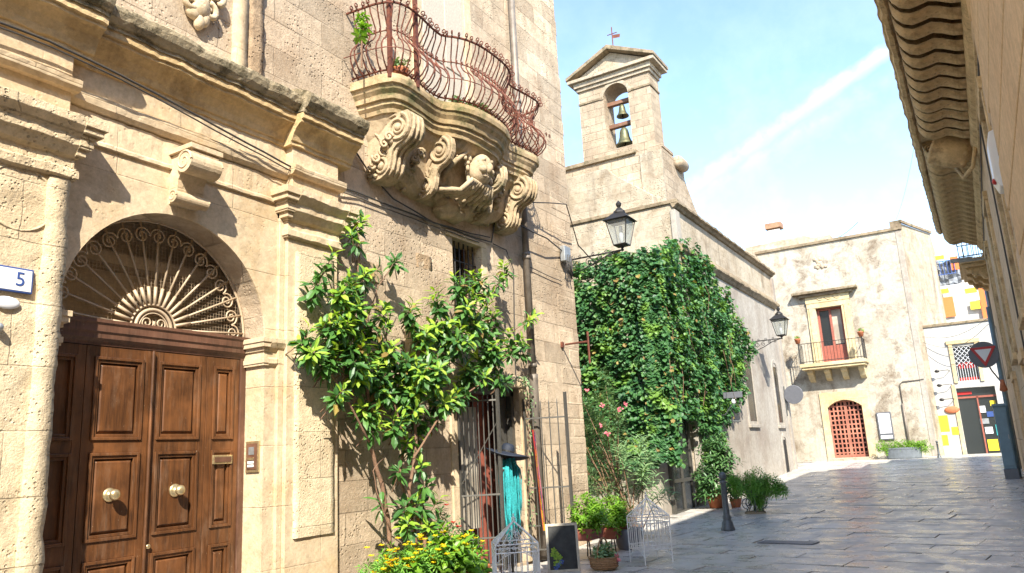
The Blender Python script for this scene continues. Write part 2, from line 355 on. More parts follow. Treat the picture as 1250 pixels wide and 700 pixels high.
        for a0, a1, b0, b1 in holes:
            c = [P(a0, b0, 0), P(a1, b0, 0), P(a1, b1, 0), P(a0, b1, 0)]; d = [P(a0, b0, depth*tdir), P(a1, b0, depth*tdir), P(a1, b1, depth*tdir), P(a0, b1, depth*tdir)]
            s.add(c+d, [(0, 1, 5, 4), (1, 2, 6, 5), (2, 3, 7, 6), (3, 0, 4, 7)])
        return s
    def leaf(s, p, d, nrm, ln, w, bend=.25):
        d = d.normalized(); side = d.cross(nrm)
        if side.length < 1e-4: side = d.orthogonal()
        side.normalize(); n = side.cross(d)
        tip = p + d*ln - n*ln*bend; m1 = p + d*ln*.32 + n*ln*.02; m2 = p + d*ln*.70 - n*ln*bend*.42
        o = len(s.v); s.v += [tuple(x) for x in (p, m1+side*w*.40+n*w*.12, m2+side*w*.47+n*w*.12, tip, m2-side*w*.47+n*w*.12, m1-side*w*.40+n*w*.12, m1, m2)]
        s.f += [(o, o+6, o+1), (o+1, o+6, o+7, o+2), (o+2, o+7, o+3), (o, o+5, o+6), (o+5, o+4, o+7, o+6), (o+4, o+3, o+7)]; s.mi += [s.cur]*6
    def build(s, name, mats, parent=None, smooth=False, bevel=0):
        me = bpy.data.meshes.new(name); me.from_pydata(s.v, [], s.f); me.validate(); me.update()
        mats = mats if isinstance(mats, (list, tuple)) else [mats]
        for x in mats: me.materials.append(M[x])
        if len(mats) > 1 and len(me.polygons) == len(s.mi): me.polygons.foreach_set('material_index', s.mi)
        if smooth: me.shade_smooth() if smooth is True else me.shade_smooth()
        o = bpy.data.objects.new(name, me); COL.objects.link(o); o.parent = parent
        if bevel:
            b = o.modifiers.new('bevel', 'BEVEL'); b.width = bevel; b.segments = 2; b.limit_method = 'ANGLE'
        return o
def tag(o, label=None, cat=None, group=None, kind=None):
    for k, v in (('label', label), ('category', cat), ('group', group), ('kind', kind)):
        if v: o[k] = v
    return o
def empty(name, label, cat, group=None, loc=(0, 0, 0)):
    o = bpy.data.objects.new(name, None); COL.objects.link(o); o.location = loc; o.empty_display_size = .2
    return tag(o, label, cat, group)
def copy_tree(o, parent=None):
    c = o.copy(); COL.objects.link(c); c.parent = parent
    for ch in list(o.children): copy_tree(ch, c)
    return c
def spiral(c, u, v, r0, r1, turns, a0=0, n=22):
    c = Vector(c); u = Vector(u); v = Vector(v); out = []
    for i in range(n+1):
        t = i/n; a = a0 + turns*2*pi*t; r = r0 + (r1-r0)*t; out.append(c + u*(r*cos(a)) + v*(r*sin(a)))
    return out
def rnd(a, b): return random.uniform(a, b)
def zg(y):
    return 0 if y < 11 else (.85*((y-11)/23)**1.3 if y < 34 else .85)
# ================================================================== SETTING
b = MB(); ys = [-60, -10, 0] + [11+i for i in range(24)] + [60, 400]; xs = [-400, -60, -14, -7, 0, 2, 60, 400]
for y in ys:
    for x in xs: b.v.append((x, y, zg(y)-.035))
for j in range(len(ys)-1):
    for i in range(len(xs)-1):
        a = j*len(xs)+i; b.f.append((a, a+1, a+1+len(xs), a+len(xs))); b.mi.append(0)
tag(b.build('ground', 'joint'), kind='structure')
# polished paving laid in courses across the street, every slab a little out of level
b = MB(); c0 = radians(-9)
def slab(x0, x1, y0, y1):
    g = rnd(.002, .006); zc = rnd(-.004, .004); tx = rnd(-.014, .014); ty = rnd(-.012, .012); cx, cy = (x0+x1)/2, (y0+y1)/2
    vs = []
    for top in (1, 0):
        for (x, y) in ((x0+g, y0+g), (x1-g, y0+g), (x1-g, y1-g), (x0+g, y1-g)):
            x += rnd(-.010, .010); y += rnd(-.010, .010)
            X_ = x*cos(c0)-y*sin(c0); Y_ = x*sin(c0)+y*cos(c0)
            vs.append((X_, Y_, zg(Y_) + ((zc + (x-cx)*tx + (y-cy)*ty) if top else -.05)))
    b.add(vs, [(0, 1, 2, 3), (0, 4, 5, 1), (1, 5, 6, 2), (2, 6, 7, 3), (3, 7, 4, 0)])
y = 1.0
while y < 52:
    h = rnd(.34, .72); x = -14 + rnd(0, .6) - y*.0
    xe = 9
    while x < xe:
        w = rnd(.5, 1.5)
        X_ = (x+w/2)*cos(c0)-(y+h/2)*sin(c0); Y_ = (x+w/2)*sin(c0)+(y+h/2)*cos(c0)
        if -6.7 < X_ < (1.3 if Y_ < 33.5 else 1.2) and Y_ < 34.6 or (-12 < X_ < 2 and 13.4 < Y_ < 16.6): slab(x, x+w, y, y+h)
        x += w
    y += h
tag(b.build('paving', 'pave'), kind='structure')
# iron utility cover set in the paving

tag(MB().obox((-3.05, 13.4, zg(13.4)+.004), .9, .34, .012, radians(-9)).build('manhole_cover', 'signgrey', bevel=.003), 'flat rectangular iron cover let into the paving slabs in mid street', 'manhole cover')

# ================================================================== PALAZZO (near left building)
X0 = -6.5
pal = empty('palazzo', 'honey coloured limestone palazzo with arched portal and carved balcony, filling the left foreground', 'building', loc=(0, 0, 0))
AY, AR, AZ = 4.55, 1.10, 3.0                                   # portal arch: centre, radius, springing
holes = [(AY-AR, AY+AR, 0, AZ+AR+.06), (9.22, 10.0, 3.62, 4.93), (9.15, 10.95, 0, 2.72)]
w = MB(); w.wall('x', X0, (-3, 13.3), (-.1, 12.6), holes, .34, -1)
# spandrels of the portal arch + soffit
N = 28; arc = [(AY + AR*cos(pi*i/N), AZ + AR*sin(pi*i/N)) for i in range(N+1)]; top = AZ+AR+.06
for i in range(N):
    (ya, za), (yb, zb) = arc[i], arc[i+1]
    w.add([(X0, ya, za), (X0, yb, zb), (X0, yb, top), (X0, ya, top)], [(0, 1, 2, 3)])
    w.add([(X0, ya, za), (X0, yb, zb), (X0-.3, yb, zb), (X0-.3, ya, za)], [(0, 1, 2, 3)])
w.add([(X0, 13.3, -.1), (X0-9, 13.3, -.1), (X0-9, 13.3, 12.6), (X0, 13.3, 12.6)], [(0, 1, 2, 3)])
w.add([(X0, -3, 12.6), (X0, 13.3, 12.6), (X0-9, 13.3, 12.6), (X0-9, -3, 12.6)], [(0, 1, 2, 3)])
w.add([(X0, -3, -.1), (X0-9, -3, -.1), (X0-9, -3, 12.6), (X0, -3, 12.6)], [(0, 1, 2, 3)])
w.add([(X0-9, 13.3, -.1), (X0-9, -3, -.1), (X0-9, -3, 12.6), (X0-9, 13.3, 12.6)], [(0, 1, 2, 3)])
w.build('wall', 'pal', pal)
# smoother ashlar field of the portal bay, 1 cm proud of the wall
w = MB()
PX = X0+.02
w.wall('x', PX, (3.38, 5.90), (0, 4.56), [(AY-AR, AY+AR, 0, top)], .02, -1)
for i in range(N):
    (ya, za), (yb, zb) = arc[i], arc[i+1]
    w.add([(PX, ya, za), (PX, yb, zb), (PX, yb, top), (PX, ya, top)], [(0, 1, 2, 3)])
    w.add([(PX, ya, za), (PX, yb, zb), (X0, yb, zb), (X0, ya, za)], [(0, 1, 2, 3)])
w.build('portal_surround', 'palsmooth', pal)
# jambs inside the arch
w = MB(); w.box((X0-.001, AY+AR-.002, 0), (X0-.30, AY+AR+.02, AZ)); w.build('jamb', 'palsmooth', pal)
w = MB(); w.box((X0-.001, AY-AR-.02, 0), (X0-.30, AY-AR+.002, AZ)); w.build('jamb', 'palsmooth', pal)
# rough pilaster at far left
w = MB()
def roughblock(y0, y1, z0, z1, p, jit=.012, name=None):
    bb = MB(); st = .06; ny = max(2, int((y1-y0)/st)); nz_ = max(2, int((z1-z0)/st))
    for j in range(nz_+1):
        for i in range(-1, ny+2):
            ii = min(max(i, 0), ny); y_ = y0+(y1-y0)*ii/ny; z_ = z0+(z1-z0)*j/nz_
            x_ = X0+p
            if i < 0 or i > ny: x_ = X0-.02
            q = Vector((x_, y_, z_)); e = jit*(noise.noise(q*5)+.7*noise.noise(q*14))
            if 0 < ii < ny and 0 <= i <= ny: x_ += e
            elif 0 <= i <= ny: x_ += e*.6; y_ += (1 if ii else -1)*e*1.2
            elif i > ny or i < 0: y_ += (1 if ii else -1)*jit*1.2*(noise.noise(Vector((X0+p, y_, z_))*5))*.6
            bb.v.append((x_, y_, z_))
    m_ = ny+3
    for j in range(nz_):
        for i in range(m_-1): bb.f.append((j*m_+i, j*m_+i+1, (j+1)*m_+i+1, (j+1)*m_+i)); bb.mi.append(0)
    return bb
pl = roughblock(-3, 3.36, 0, 4.55, .15, .022); plo = pl.build('pilaster', 'rough', pal, True)
# carved roundel on the left pilaster
MB().tube(spiral((X0+.15, 3.02, 3.85), (0, 1, 0), (0, 0, 1), .27, .27, 1, 0, 30), .012, 5).build('roundel', 'rough', pal, True)
# narrow raised rib by the pilaster edge
roughblock(3.22, 3.40, 0, 4.10, .175, .014).build('pilaster_rib', 'rough', pal, True)
cap = [(0, 0), (.02, 0), (.05, .02), (.05, .09), (.02, .11), (.02, .20), (.06, .22), (.10, .28), (.12, .30), (.12, .37), (.15, .40), (.20, .46), (.20, .54), (0, .56)]
def capital(y0, y1, z, p, mat, sc=1.0):
    bb = MB(); pr = [(p+a*sc, z+h*sc) for a, h in cap]; bb.sweepY([(0, z)]+pr[1:-1]+[(0, z+.56*sc)], X0, y0, y1+.0, 1, .06, .006)
    # returns that wrap the corners
    for sgn, yy in ((1, y1), (-1, y0)):
        for k in range(len(cap)-1):
            (a0, h0), (a1, h1) = cap[k], cap[k+1]
            if abs(h1-h0) < .005: continue
            a = max(a0, a1)*sc
            bb.box((X0-.01, yy, z+h0*sc), (X0+p+(a0+a1)/2*sc, yy+sgn*(a0+a1)/2*sc, z+h1*sc))
    return bb.build('capital', mat, pal, bevel=.004)
capital(-3, 3.40, 4.10, .15, 'rough')
# right pilaster, in layers
w = MB(); w.box((X0-.01, 5.88, 0), (X0+.10, 6.66, 4.16)); w.build('pilaster', 'palsmooth', pal, bevel=.006)
roughblock(5.99, 6.58, .9, 4.02, .125, .008).build('pilaster_panel', 'rough', pal, True)
w = MB(); w.box((X0-.01, 5.80, 0), (X0+.055, 5.8795, 4.5)); w.build('pilaster_rib', 'palsmooth', pal, bevel=.01)
w = MB(); w.box((X0-.01, 5.9, 4.71), (X0+.14, 6.64, 5.29)); w.build('entablature_break', 'palsmooth', pal, bevel=.006)
capital(5.88, 6.66, 4.16, .10, 'palsmooth')
w = MB(); w.box((X0-.01, -3, 4.66), (X0+.15, 3.36, 5.29)); w.build('entablature_break', 'palsmooth', pal, bevel=.01)
# entablature
def band(prof, y0, y1, mat, name, x=X0, jit=.004):
    return MB().sweepY(prof, x, y0, y1, 1, .06, jit).build(name, mat, pal)
band([(0, 4.54), (.05, 4.55), (.05, 4.58), (.035, 4.60), (.035, 4.85), (0, 4.86)], 3.36, 5.9, 'palsmooth', 'architrave')
band([(0, 4.86), (.06, 4.865), (.09, 4.90), (.10, 4.96), (.10, 4.99), (.05, 5.02), (0, 5.03)], 3.36, 5.9, 'palsmooth', 'string_course')
band([(0, 4.90), (.21, 4.905), (.24, 4.94), (.25, 5.0), (.20, 5.03), (0, 5.04)], -3, 3.40, 'palsmooth', 'string_course')
band([(0, 4.90), (.19, 4.905), (.22, 4.94), (.23, 5.0), (.18, 5.03), (0, 5.04)], 5.86, 6.70, 'palsmooth', 'string_course')
band([(0, 5.03), (.03, 5.035), (.03, 5.28), (0, 5.29)], 3.36, 5.9, 'palsmooth', 'frieze')
cyma = [(0, 5.25), (.05, 5.26), (.05, 5.30), (.07, 5.31), (.09, 5.37), (.14, 5.44), (.20, 5.49), (.23, 5.50), (.23, 5.53), (.26, 5.54), (.26, 5.62), (0, 5.63)]
lip = [(0, 5.60), (.28, 5.605), (.28, 5.64), (.31, 5.65), (.35, 5.70), (.37, 5.76), (.37, 5.80), (.32, 5.84), (.14, 5.93), (0, 5.96)]
def ent(y0, y1, dx):
    band([(p+dx if p else 0, z) for p, z in cyma], y0, y1, 'ochre', 'cornice_moulding', jit=.006)
    band([(p+dx if p else 0, z+.003) for p, z in lip], y0, y1, 'moss', 'cornice_coping', jit=.008)
ent(-3, 3.50, .14); ent(3.50, 5.84, .0); ent(5.84, 6.84, .12)
# imposts
imp = [(0, 2.70), (.025, 2.705), (.045, 2.73), (.045, 2.78), (.02, 2.80), (.02, 2.86), (.06, 2.90), (.085, 2.95), (.085, 3.0), (0, 3.02)]
w = MB(); w.sweepY(imp, X0+.01, AY+AR+.03, 5.87, 1, .05, .003)
for k in range(1, len(imp)-2):
    (a0, h0), (a1, h1) = imp[k], imp[k+1]; a = (a0+a1)/2
    if h1-h0 > .006: w.box((X0-.29, AY+AR-a, h0), (X0+.01+a, AY+AR+.03, h1))
w.build('impost', 'palsmooth', pal, bevel=.003)
w = MB()
for k in range(1, len(imp)-2):
    (a0, h0), (a1, h1) = imp[k], imp[k+1]; a = (a0+a1)/2
    if h1-h0 > .006: w.box((X0-.29, AY-AR+a, h0), (X0+.02+a, 3.37, h1))
w.build('impost', 'palsmooth', pal, bevel=.003)
# scroll keystone over the arch
def scroll_plate(c, ux, uz, r, thick_vec, mb, rr=.02, turns=1.6, a0=0):
    """volute: disc with a spiral rim on both faces"""
    c = Vector(c); t = Vector(thick_vec)
    n = 22; ring = [c + Vector(ux)*(r*cos(2*pi*k/n)) + Vector(uz)*(r*sin(2*pi*k/n)) for k in range(n)]
    mb.prism([p_-t/2 for p_ in ring], t)
    for sg in (-.5, .5):
        mb.tube(spiral(c+t*sg, ux, uz, r*.97, r*.12, turns, a0, 26), [rr*(1-.5*i/26) for i in range(27)], 5)
w = MB(); ky = 4.58
prof = [(-.02, 4.68), (.34, 4.70), (.36, 4.66), (.35, 4.60), (.30, 4.55), (.20, 4.50), (.15, 4.42), (.14, 4.32), (.12, 4.24), (.10, 4.20), (-.02, 4.19)]
w.prism([(X0+p_, ky-.15, z_) for p_, z_ in prof], (0, .30, 0))
scroll_plate((X0+.27, ky, 4.575), (1, 0, 0), (0, 0, 1), .115, (0, .36, 0), w, .014)
scroll_plate((X0+.13, ky, 4.245), (1, 0, 0), (0, 0, 1), .062, (0, .38, 0), w, .01)
w.box((X0, ky-.185, 4.69), (X0+.38, ky+.185, 4.74))
w.build('keystone', 'palsmooth', pal, bevel=.006)
# carved coat of arms, broken at the top edge of the picture
w = MB(); cy, cz = 4.66, 6.62
w.ell((X0+.03, cy, cz+.12), (.10, .17, .22), 12, bump=.25)
for s_ in (-1, 1):
    w.tube(spiral((X0+.08, cy+s_*.17, cz+.06), (0, s_, 0), (0, 0, 1), .12, .02, 1.4, -1.2), [.04]*14+[.025]*9, 6)
    w.tube(spiral((X0+.07, cy+s_*.11, cz-.17), (0, s_, 0), (0, 0, -1), .10, .02, 1.2, -1.6), [.035]*14+[.02]*9, 6)
    w.ell((X0+.05, cy+s_*.07, cz-.28), (.05, .07, .08), 9, bump=.5)
w.ell((X0+.06, cy, cz-.16), (.07, .10, .14), 10, bump=.4); w.ell((X0+.05, cy, cz-.34), (.05, .06, .10), 9, bump=.4)
w.box((X0, cy-.16, cz-.02), (X0+.10, cy+.16, cz+.02))
w.build('coat_of_arms', 'palsmooth', pal, True)
# remains of a pilaster strip on the upper floor with its eroded dark blocks
w = roughblock(5.32, 5.52, 6.02, 9.5, .05, .02); w.build('pilaster_strip', 'tufa', pal, True)
w = roughblock(5.12, 5.29, 5.98, 9.5, .06, .012); w.build('pilaster_strip', 'palsmooth', pal, True)
w = roughblock(8.9, 9.25, 6.6, 11.5, .06, .006)
# ---- fanlight: mesh, rays, scrolls
XD = X0-.30
# interior seen through the fanlight
w = MB(); w.box((XD-.75, AY-2.2, -.05), (XD-.85, AY+2.2, 5)); w.box((XD-.02, AY+AR+.3, 0), (XD-2.2, AY+AR+.4, 5)); w.box((XD-.02, AY-AR-.4, 0), (XD-2.2, AY-AR-.3, 5)); w.box((XD-.02, AY-2, 4.4), (XD-2.2, AY+2, 4.5))
w.box((XD-.45, AY-AR-.3, 3.72), (XD-.75, AY+AR+.3, 3.84)); w.box((XD-.55, AY-AR-.3, 3.0), (XD-.75, AY-.55, 3.72))
w.build('entrance_vault', 'interior', pal)
fan = MB(); fz = AZ+.015; fc = Vector((XD, AY, fz))
def fp(r, a): return (XD, AY+r*cos(a), fz+r*sin(a))
fan.tube([fp(1.08, pi*i/40) for i in range(41)], .016, 6); fan.tube([(XD, AY-1.08, fz), (XD, AY+1.08, fz)], .018, 6)
fan.tube([fp(.19, pi*i/20) for i in range(21)], .018, 6); fan.tube([fp(.155, pi*i/20) for i in range(21)], .008, 5)
fan.tube([fp(.24, pi*i/20) for i in range(21)], .012, 5)
NR = 16
for i in range(NR+1):
    a = pi*(i+.5)/(NR+1) if i <= NR else 0
    a = pi*(i+.35)/(NR+.7)
    fan.tube([fp(.24, a), fp(.42, a)], .017, 5); fan.tube([fp(.42, a), fp(1.07, a)], .0115, 5)
for i in range(NR//2+1):
    a = pi*(2*i+.85)/(NR+.7)
    c_ = Vector(fp(.93, a)); er = Vector((0, cos(a), sin(a))); et = Vector((0, -sin(a), cos(a)))
    for s_ in (-1, 1):
        fan.tube(spiral(c_+et*s_*.088, er, et*s_, .086, .018, 1.65, -pi*.5, 34), .0095, 5)
for s_ in (-1, 1): fan.tube(spiral((XD, AY+s_*.072, fz+.055), (0, s_, 0), (0, 0, 1), .07, .015, 1.6, pi*.9), .008, 5)
fan.build('fanlight_grille', 'fan', pal, True)
# wire netting behind the grille
w = MB(); step = .035
k = -1.08
while k < 1.08:
    hh = sqrt(max(0, 1.08**2-k*k)); w.tube([(XD-.03, AY+k, fz), (XD-.03, AY+k, fz+hh)], .0016, 3, False)
    if k > 0: w.tube([(XD-.03, AY-sqrt(1.08**2-k*k), fz+k), (XD-.03, AY+sqrt(1.08**2-k*k), fz+k)], .0016, 3, False)
    k += step
w.build('wire_netting', 'fan', pal)
# ---- door
w = MB(); w.sweepY([(-.05, 2.80), (.02, 2.80), (.03, 2.83), (.06, 2.86), (.06, 2.90), (.075, 2.92), (.075, 2.985), (.09, 3.0), (.09, 3.03), (-.05, 3.03)], XD, AY-AR, AY+AR-.001, 1, .3, 0); w.build('door_lintel', 'lintel', pal)
w = MB(); w.box((XD-.06, AY+AR-.07, 0), (XD+.035, AY+AR-.003, 2.80)); w.box((XD-.06, AY-AR+.003, 0), (XD+.035, AY-AR+.05, 2.80)); w.build('door_frame', 'lintel', pal, bevel=.005)
rows = [(.12, .92), (1.08, 1.84), (1.95, 2.70)]
def leafdoor(y0, y1, name, st=.075, extra=None):
    d = MB(); x = XD-.02; t = .055
    d.box((x-.03, y0, .02), (x-.004, y1, 2.795))
    d.box((x-.03, y0, .02), (x+t-.02, y0+st, 2.795)); d.box((x-.03, y1-st, .02), (x+t-.02, y1, 2.795))
    zz = [.02] + [q for r_ in rows for q in r_] + [2.795]
    for i in range(0, len(zz), 2): d.box((x-.03, y0+st, zz[i]), (x+t-.022, y1-st, zz[i+1]))
    o = d.build(name, 'door', pal, bevel=.004)
    for z0_, z1_ in rows:
        q = MB(); a, b_ = y0+st, y1-st; mw = .028
        for e, hx in ((0, .052), (mw, .036)):                       # stepped moulding frame
            q.box((x-.01, a+e, z0_+e), (x+hx, a+e+mw, z1_-e)); q.box((x-.01, b_-e-mw, z0_+e), (x+hx, b_-e, z1_-e))
            q.box((x-.01, a+e+mw, z0_+e), (x+hx-.001, b_-e-mw, z0_+e+mw)); q.box((x-.01, a+e+mw, z1_-e-mw), (x+hx-.001, b_-e-mw, z1_-e))
        m2 = .085                                                   # raised and fielded panel
        if b_-a > .25:
            P1 = [(x+.004, a+.058, z0_+.058), (x+.004, b_-.058, z0_+.058), (x+.004, b_-.058, z1_-.058), (x+.004, a+.058, z1_-.058)]
            P2 = [(x+.03, a+m2, z0_+m2), (x+.03, b_-m2, z0_+m2), (x+.03, b_-m2, z1_-m2), (x+.03, a+m2, z1_-m2)]
            q.add(P1+P2, [(4, 5, 6, 7), (0, 1, 5, 4), (1, 2, 6, 5), (2, 3, 7, 6), (3, 0, 4, 7)])
        q.build('door_panel', 'door', o, bevel=.004)
    return o
d0 = leafdoor(AY-AR+.052, 3.895, 'door_side_panel'); d1 = leafdoor(3.90, 4.535, 'door_leaf'); d2 = leafdoor(4.54, 5.165, 'door_leaf'); d3 = leafdoor(5.17, AY+AR-.073, 'door_side_panel')
MB().tube([(XD+.045, 4.537, .02), (XD+.045, 4.537, 2.79)], .014, 6).build('meeting_rail', 'door', d1)
rotx = Matrix.Rotation(pi/2, 4, 'Y')
for dd_, yy in ((d1, 4.19), (d2, 4.85)):
    MB().lathe([(.062, 0), (.062, .012), (.045, .02), (.02, .028), (.018, .05), (.04, .062), (.05, .08), (.048, .098), (.034, .115), (.012, .122)], (XD+.01, yy, 1.47), 20, rotx).build('door_knob', 'brass', dd_, True)
MB().lathe([(.022, 0), (.022, .01), (.012, .014)], (XD+.035, 4.578, .985), 14, rotx).build('lock_plate', 'brass', d2, True)
w = MB(); w.box((XD+.0, 5.25, 1.70), (XD+.045, 5.49, 1.79)); w.build('letter_slot', 'brass', d3, bevel=.006)
w = MB(); w.box((XD+.046, 5.27, 1.72), (XD+.052, 5.47, 1.77)); w.build('letter_flap', 'lintel', d3)
# intercom on the jamb, facing the visitor
ic = empty('intercom', 'small brass intercom panel with dark face on the sunlit door jamb', 'intercom', loc=(0, 0, 0))
yj = AY+AR-.003
w = MB(); w.box((X0-.22, yj, 1.60), (X0-.02, yj-.02, 1.92)); w.build('backplate', 'brass', ic, bevel=.004)
w = MB(); w.box((X0-.195, yj-.0205, 1.63), (X0-.045, yj-.026, 1.895)); w.build('faceplate', 'lintel', ic)
w = MB(); w.box((X0-.165, yj-.0265, 1.78), (X0-.085, yj-.030, 1.86)); w.build('speaker', 'zinc', ic)
for k in range(3):
    w = MB(); w.box((X0-.175, yj-.0265, 1.655+k*.035), (X0-.085, yj-.033, 1.68+k*.035)); w.build('call_button', 'alarm' if k < 2 else 'brass', ic)
# ---- small barred window
w = MB(); w.box((X0-.33, 9.22, 3.62), (X0-.34, 10.0, 4.93)); gl = w.build('window', 'glass', pal)
w = MB()
for k in range(6):
    yy = 9.29+k*.125; w.tube([(X0-.10, yy, 3.62), (X0-.10, yy, 4.93)], .013, 6)
for zz in (3.9, 4.25, 4.62): w.tube([(X0-.10, 9.22, zz), (X0-.10, 10.0, zz)], .012, 6)
w.build('window_bars', 'blackiron', gl)
w = MB(); w.box((X0-.329, 9.22, 3.62), (X0-.29, 9.29, 4.93)); w.box((X0-.329, 9.93, 3.62), (X0-.29, 10.0, 4.93)); w.box((X0-.329, 9.58, 3.62), (X0-.29, 9.64, 4.93)); w.box((X0-.328, 9.29, 4.2), (X0-.295, 9.93, 4.26)); w.build('window_frame', 'oldwood', gl)
w = MB(); w.box((X0-.01, 9.05, 4.93), (X0+.025, 10.15, 5.02)); w.box((X0-.01, 10.0, 3.55), (X0+.02, 10.16, 4.93)); w.build('window_surround', 'palsmooth', pal, bevel=.008)
# ---- shop doorway
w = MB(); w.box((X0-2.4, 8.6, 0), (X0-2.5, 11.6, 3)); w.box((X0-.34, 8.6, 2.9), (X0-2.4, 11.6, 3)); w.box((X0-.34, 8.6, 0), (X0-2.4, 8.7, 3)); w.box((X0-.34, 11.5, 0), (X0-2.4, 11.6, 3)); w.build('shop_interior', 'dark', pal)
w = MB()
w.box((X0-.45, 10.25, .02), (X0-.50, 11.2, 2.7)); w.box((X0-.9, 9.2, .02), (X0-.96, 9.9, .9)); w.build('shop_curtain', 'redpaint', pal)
w = MB(); w.box((X0-.20, 9.23, .62), (X0-.24, 9.98, 2.40)); w.build('shop_panel', 'greywood', pal)
w = MB(); w.box((X0-.20, 9.152, 0), (X0-.10, 9.22, 2.66)); w.box((X0-.20, 10.86, 0), (X0-.10, 10.948, 2.66)); w.box((X0-.20, 9.152, 2.60), (X0-.10, 10.948, 2.70)); w.box((X0-.26, 10.55, 0), (X0-.21, 10.86, 2.6)); w.build('shop_door_frame', 'gate', pal)
w = MB(); w.box((X0-.01, 9.0, 2.72), (X0+.04, 11.15, 2.92)); w.box((X0-.01, 9.0, 0), (X0+.03, 9.15, 2.72)); w.box((X0-.01, 10.95, 0), (X0+.03, 11.12, 2.72)); w.build('shop_door_surround', 'palsmooth', pal, bevel=.01)
# iron gate leaves, opened outwards
def gate_leaf(h, f, z0, z1, nb, spikes=False, brace=False):
    g = MB(); h = Vector((h[0], h[1], 0)); f = Vector((f[0], f[1], 0)); d = f-h; Z = Vector((0, 0, 1))
    for p_, r_ in ((h, .022), (f, .030)):
        g.tube([p_+Z*z0, p_+Z*(z1+(.12 if p_ == f and spikes else .04))], r_, 4)
    for zz in (z0+.06, z0+.42, z0+1.0, z1-.12 if not spikes else z1-.28):
        g.tube([h+Z*zz, f+Z*zz], .016, 4)
    for k in range(1, nb):
        p_ = h+d*k/nb; g.tube([p_+Z*(z0+.06), p_+Z*(z1-.05)], .010, 5)
        if spikes: g.tube([p_+Z*(z1-.05), p_+Z*(z1+.03)], [.012, .001], 5)
    if brace: g.tube([h+Z*1.25, f+Z*2.15], .008, 4)
    return g.build('gate_leaf', 'gate', pal)
g1 = gate_leaf((X0+.03, 9.17), (-6.0, 9.50), .12, 2.56, 8, brace=True)
g2 = gate_leaf((X0+.06, 11.0), (-5.82, 11.28), .12, 2.50, 5, spikes=True)
# ---- drainpipe
dp = [(X0+.11, 11.32, 14), (X0+.11, 11.32, 6.2), (X0+.11, 11.40, 5.6), (X0+.11, 11.40, 2.95), (X0+.16, 11.40, 2.8), (X0+.16, 11.40, .1)]
w = MB(); w.tube([(X0+.11, 11.28, 12.6), (X0+.11, 11.28, 2.9)], .062, 12); w.tube([(X0+.11, 11.28, 2.96), (X0+.11, 11.28, 2.88), (X0+.11, 11.28, .0)], [.085, .08, .075], 12)
for zz in (7.9, 7.72, 5.02, 4.96, 3.08): w.tube([(X0+.11, 11.28, zz), (X0+.11, 11.28, zz+.06)], .078, 12)
w.build('drainpipe', 'pipe', pal, True)
w = MB(); w.tube([(-6.42, 12.6, 3.60), (-5.95, 12.6, 3.60)], .018, 6); w.tube([(-5.95, 12.6, 3.2), (-5.95, 12.6, 3.78)], .02, 6); w.box((-6.5, 12.56, 3.55), (-6.46, 12.64, 3.65)); w.build('iron_bracket', 'rust', pal)
# ragged tufa quoins, proud of the plaster, near the corner
w = MB(); z_ = .0; k = 0
random.seed(3)
while z_ < 12.4:
    h_ = rnd(.30, .36); L_ = .75 if k % 2 else .42
    w.obox((X0-.146+rnd(-.004, .004), 13.3-L_/2+.006, z_+h_/2), .30, L_+rnd(-.08, .08), h_-.008, 0); z_ += h_; k += 1
w.build('quoins', 'pal', pal, bevel=.018)
for (yy, zz, a_, h_) in ((7.35, 4.05, .5, .25), (8.5, 4.4, .35, .2)):
    roughblock(yy-a_/2, yy+a_/2, zz-h_/2, zz+h_/2, .012, .02).build('eroded_block', 'tufa', pal, True)
# stub of a carved console behind the shrub
w = MB(); w.prism([(X0, 8.02, 3.45), (X0+.16, 8.02, 3.42), (X0+.14, 8.02, 3.2), (X0+.05, 8.02, 2.95), (X0, 8.02, 2.9)], (0, .5, 0)); w.build('plaster_console', 'palsmooth', pal, bevel=.02)

# ---- the carved balcony
half = [(0, 2.04), (.60, 1.98), (.72, 1.78), (.70, 1.45), (.64, 1.05), (.66, .86), (.82, .70), (.92, .45), (.95, .2)]   # (outward, from centre)
BY = 9.05
plan = [(p_, BY-q) for p_, q in half] + [(p_, BY+q) for p_, q in half[::-1]]
def smooth_plan(pts, it=1):
    for _ in range(it):
        out = [pts[0]]
        for a, b_ in zip(pts, pts[1:]): out += [((a[0]*.75+b_[0]*.25), (a[1]*.75+b_[1]*.25)), ((a[0]*.25+b_[0]*.75), (a[1]*.25+b_[1]*.75))]
        pts = out + [pts[-1]]
    return pts
sp = smooth_plan(plan, 1)
def loft(levels, name, mat, par, ero=.006):
    bb = MB(); n = len(sp)
    for z_, kp, ky_, d_ in levels:
        for (p_, y_) in sp:
            q = Vector((X0+max(p_*kp+d_, 0) if p_ > .001 else X0-.01, BY+(y_-BY)*ky_, z_)); e = ero*noise.noise(q*6)*2
            bb.v.append((q.x+e, q.y+e, q.z))
    for j in range(len(levels)-1):
        for i in range(n-1): bb.f.append((j*n+i, j*n+i+1, (j+1)*n+i+1, (j+1)*n+i)); bb.mi.append(0)
    bb.f += [tuple(range(n)), tuple(range((len(levels)-1)*n, len(levels)*n))[::-1]]; bb.mi += [0, 0]
    return bb.build(name, mat, par)
bs = loft([(6.56, 1, 1, 0), (6.50, 1, 1, .01), (6.44, 1, 1, 0), (6.43, .97, .985, 0), (6.38, .95, .975, 0), (6.33, .90, .955, 0), (6.27, .88, .95, 0), (6.265, .84, .93, 0), (6.21, .84, .93, 0), (6.17, .79, .91, 0), (6.12, .78, .90, 0)], 'balcony_slab', 'balcslab', pal)
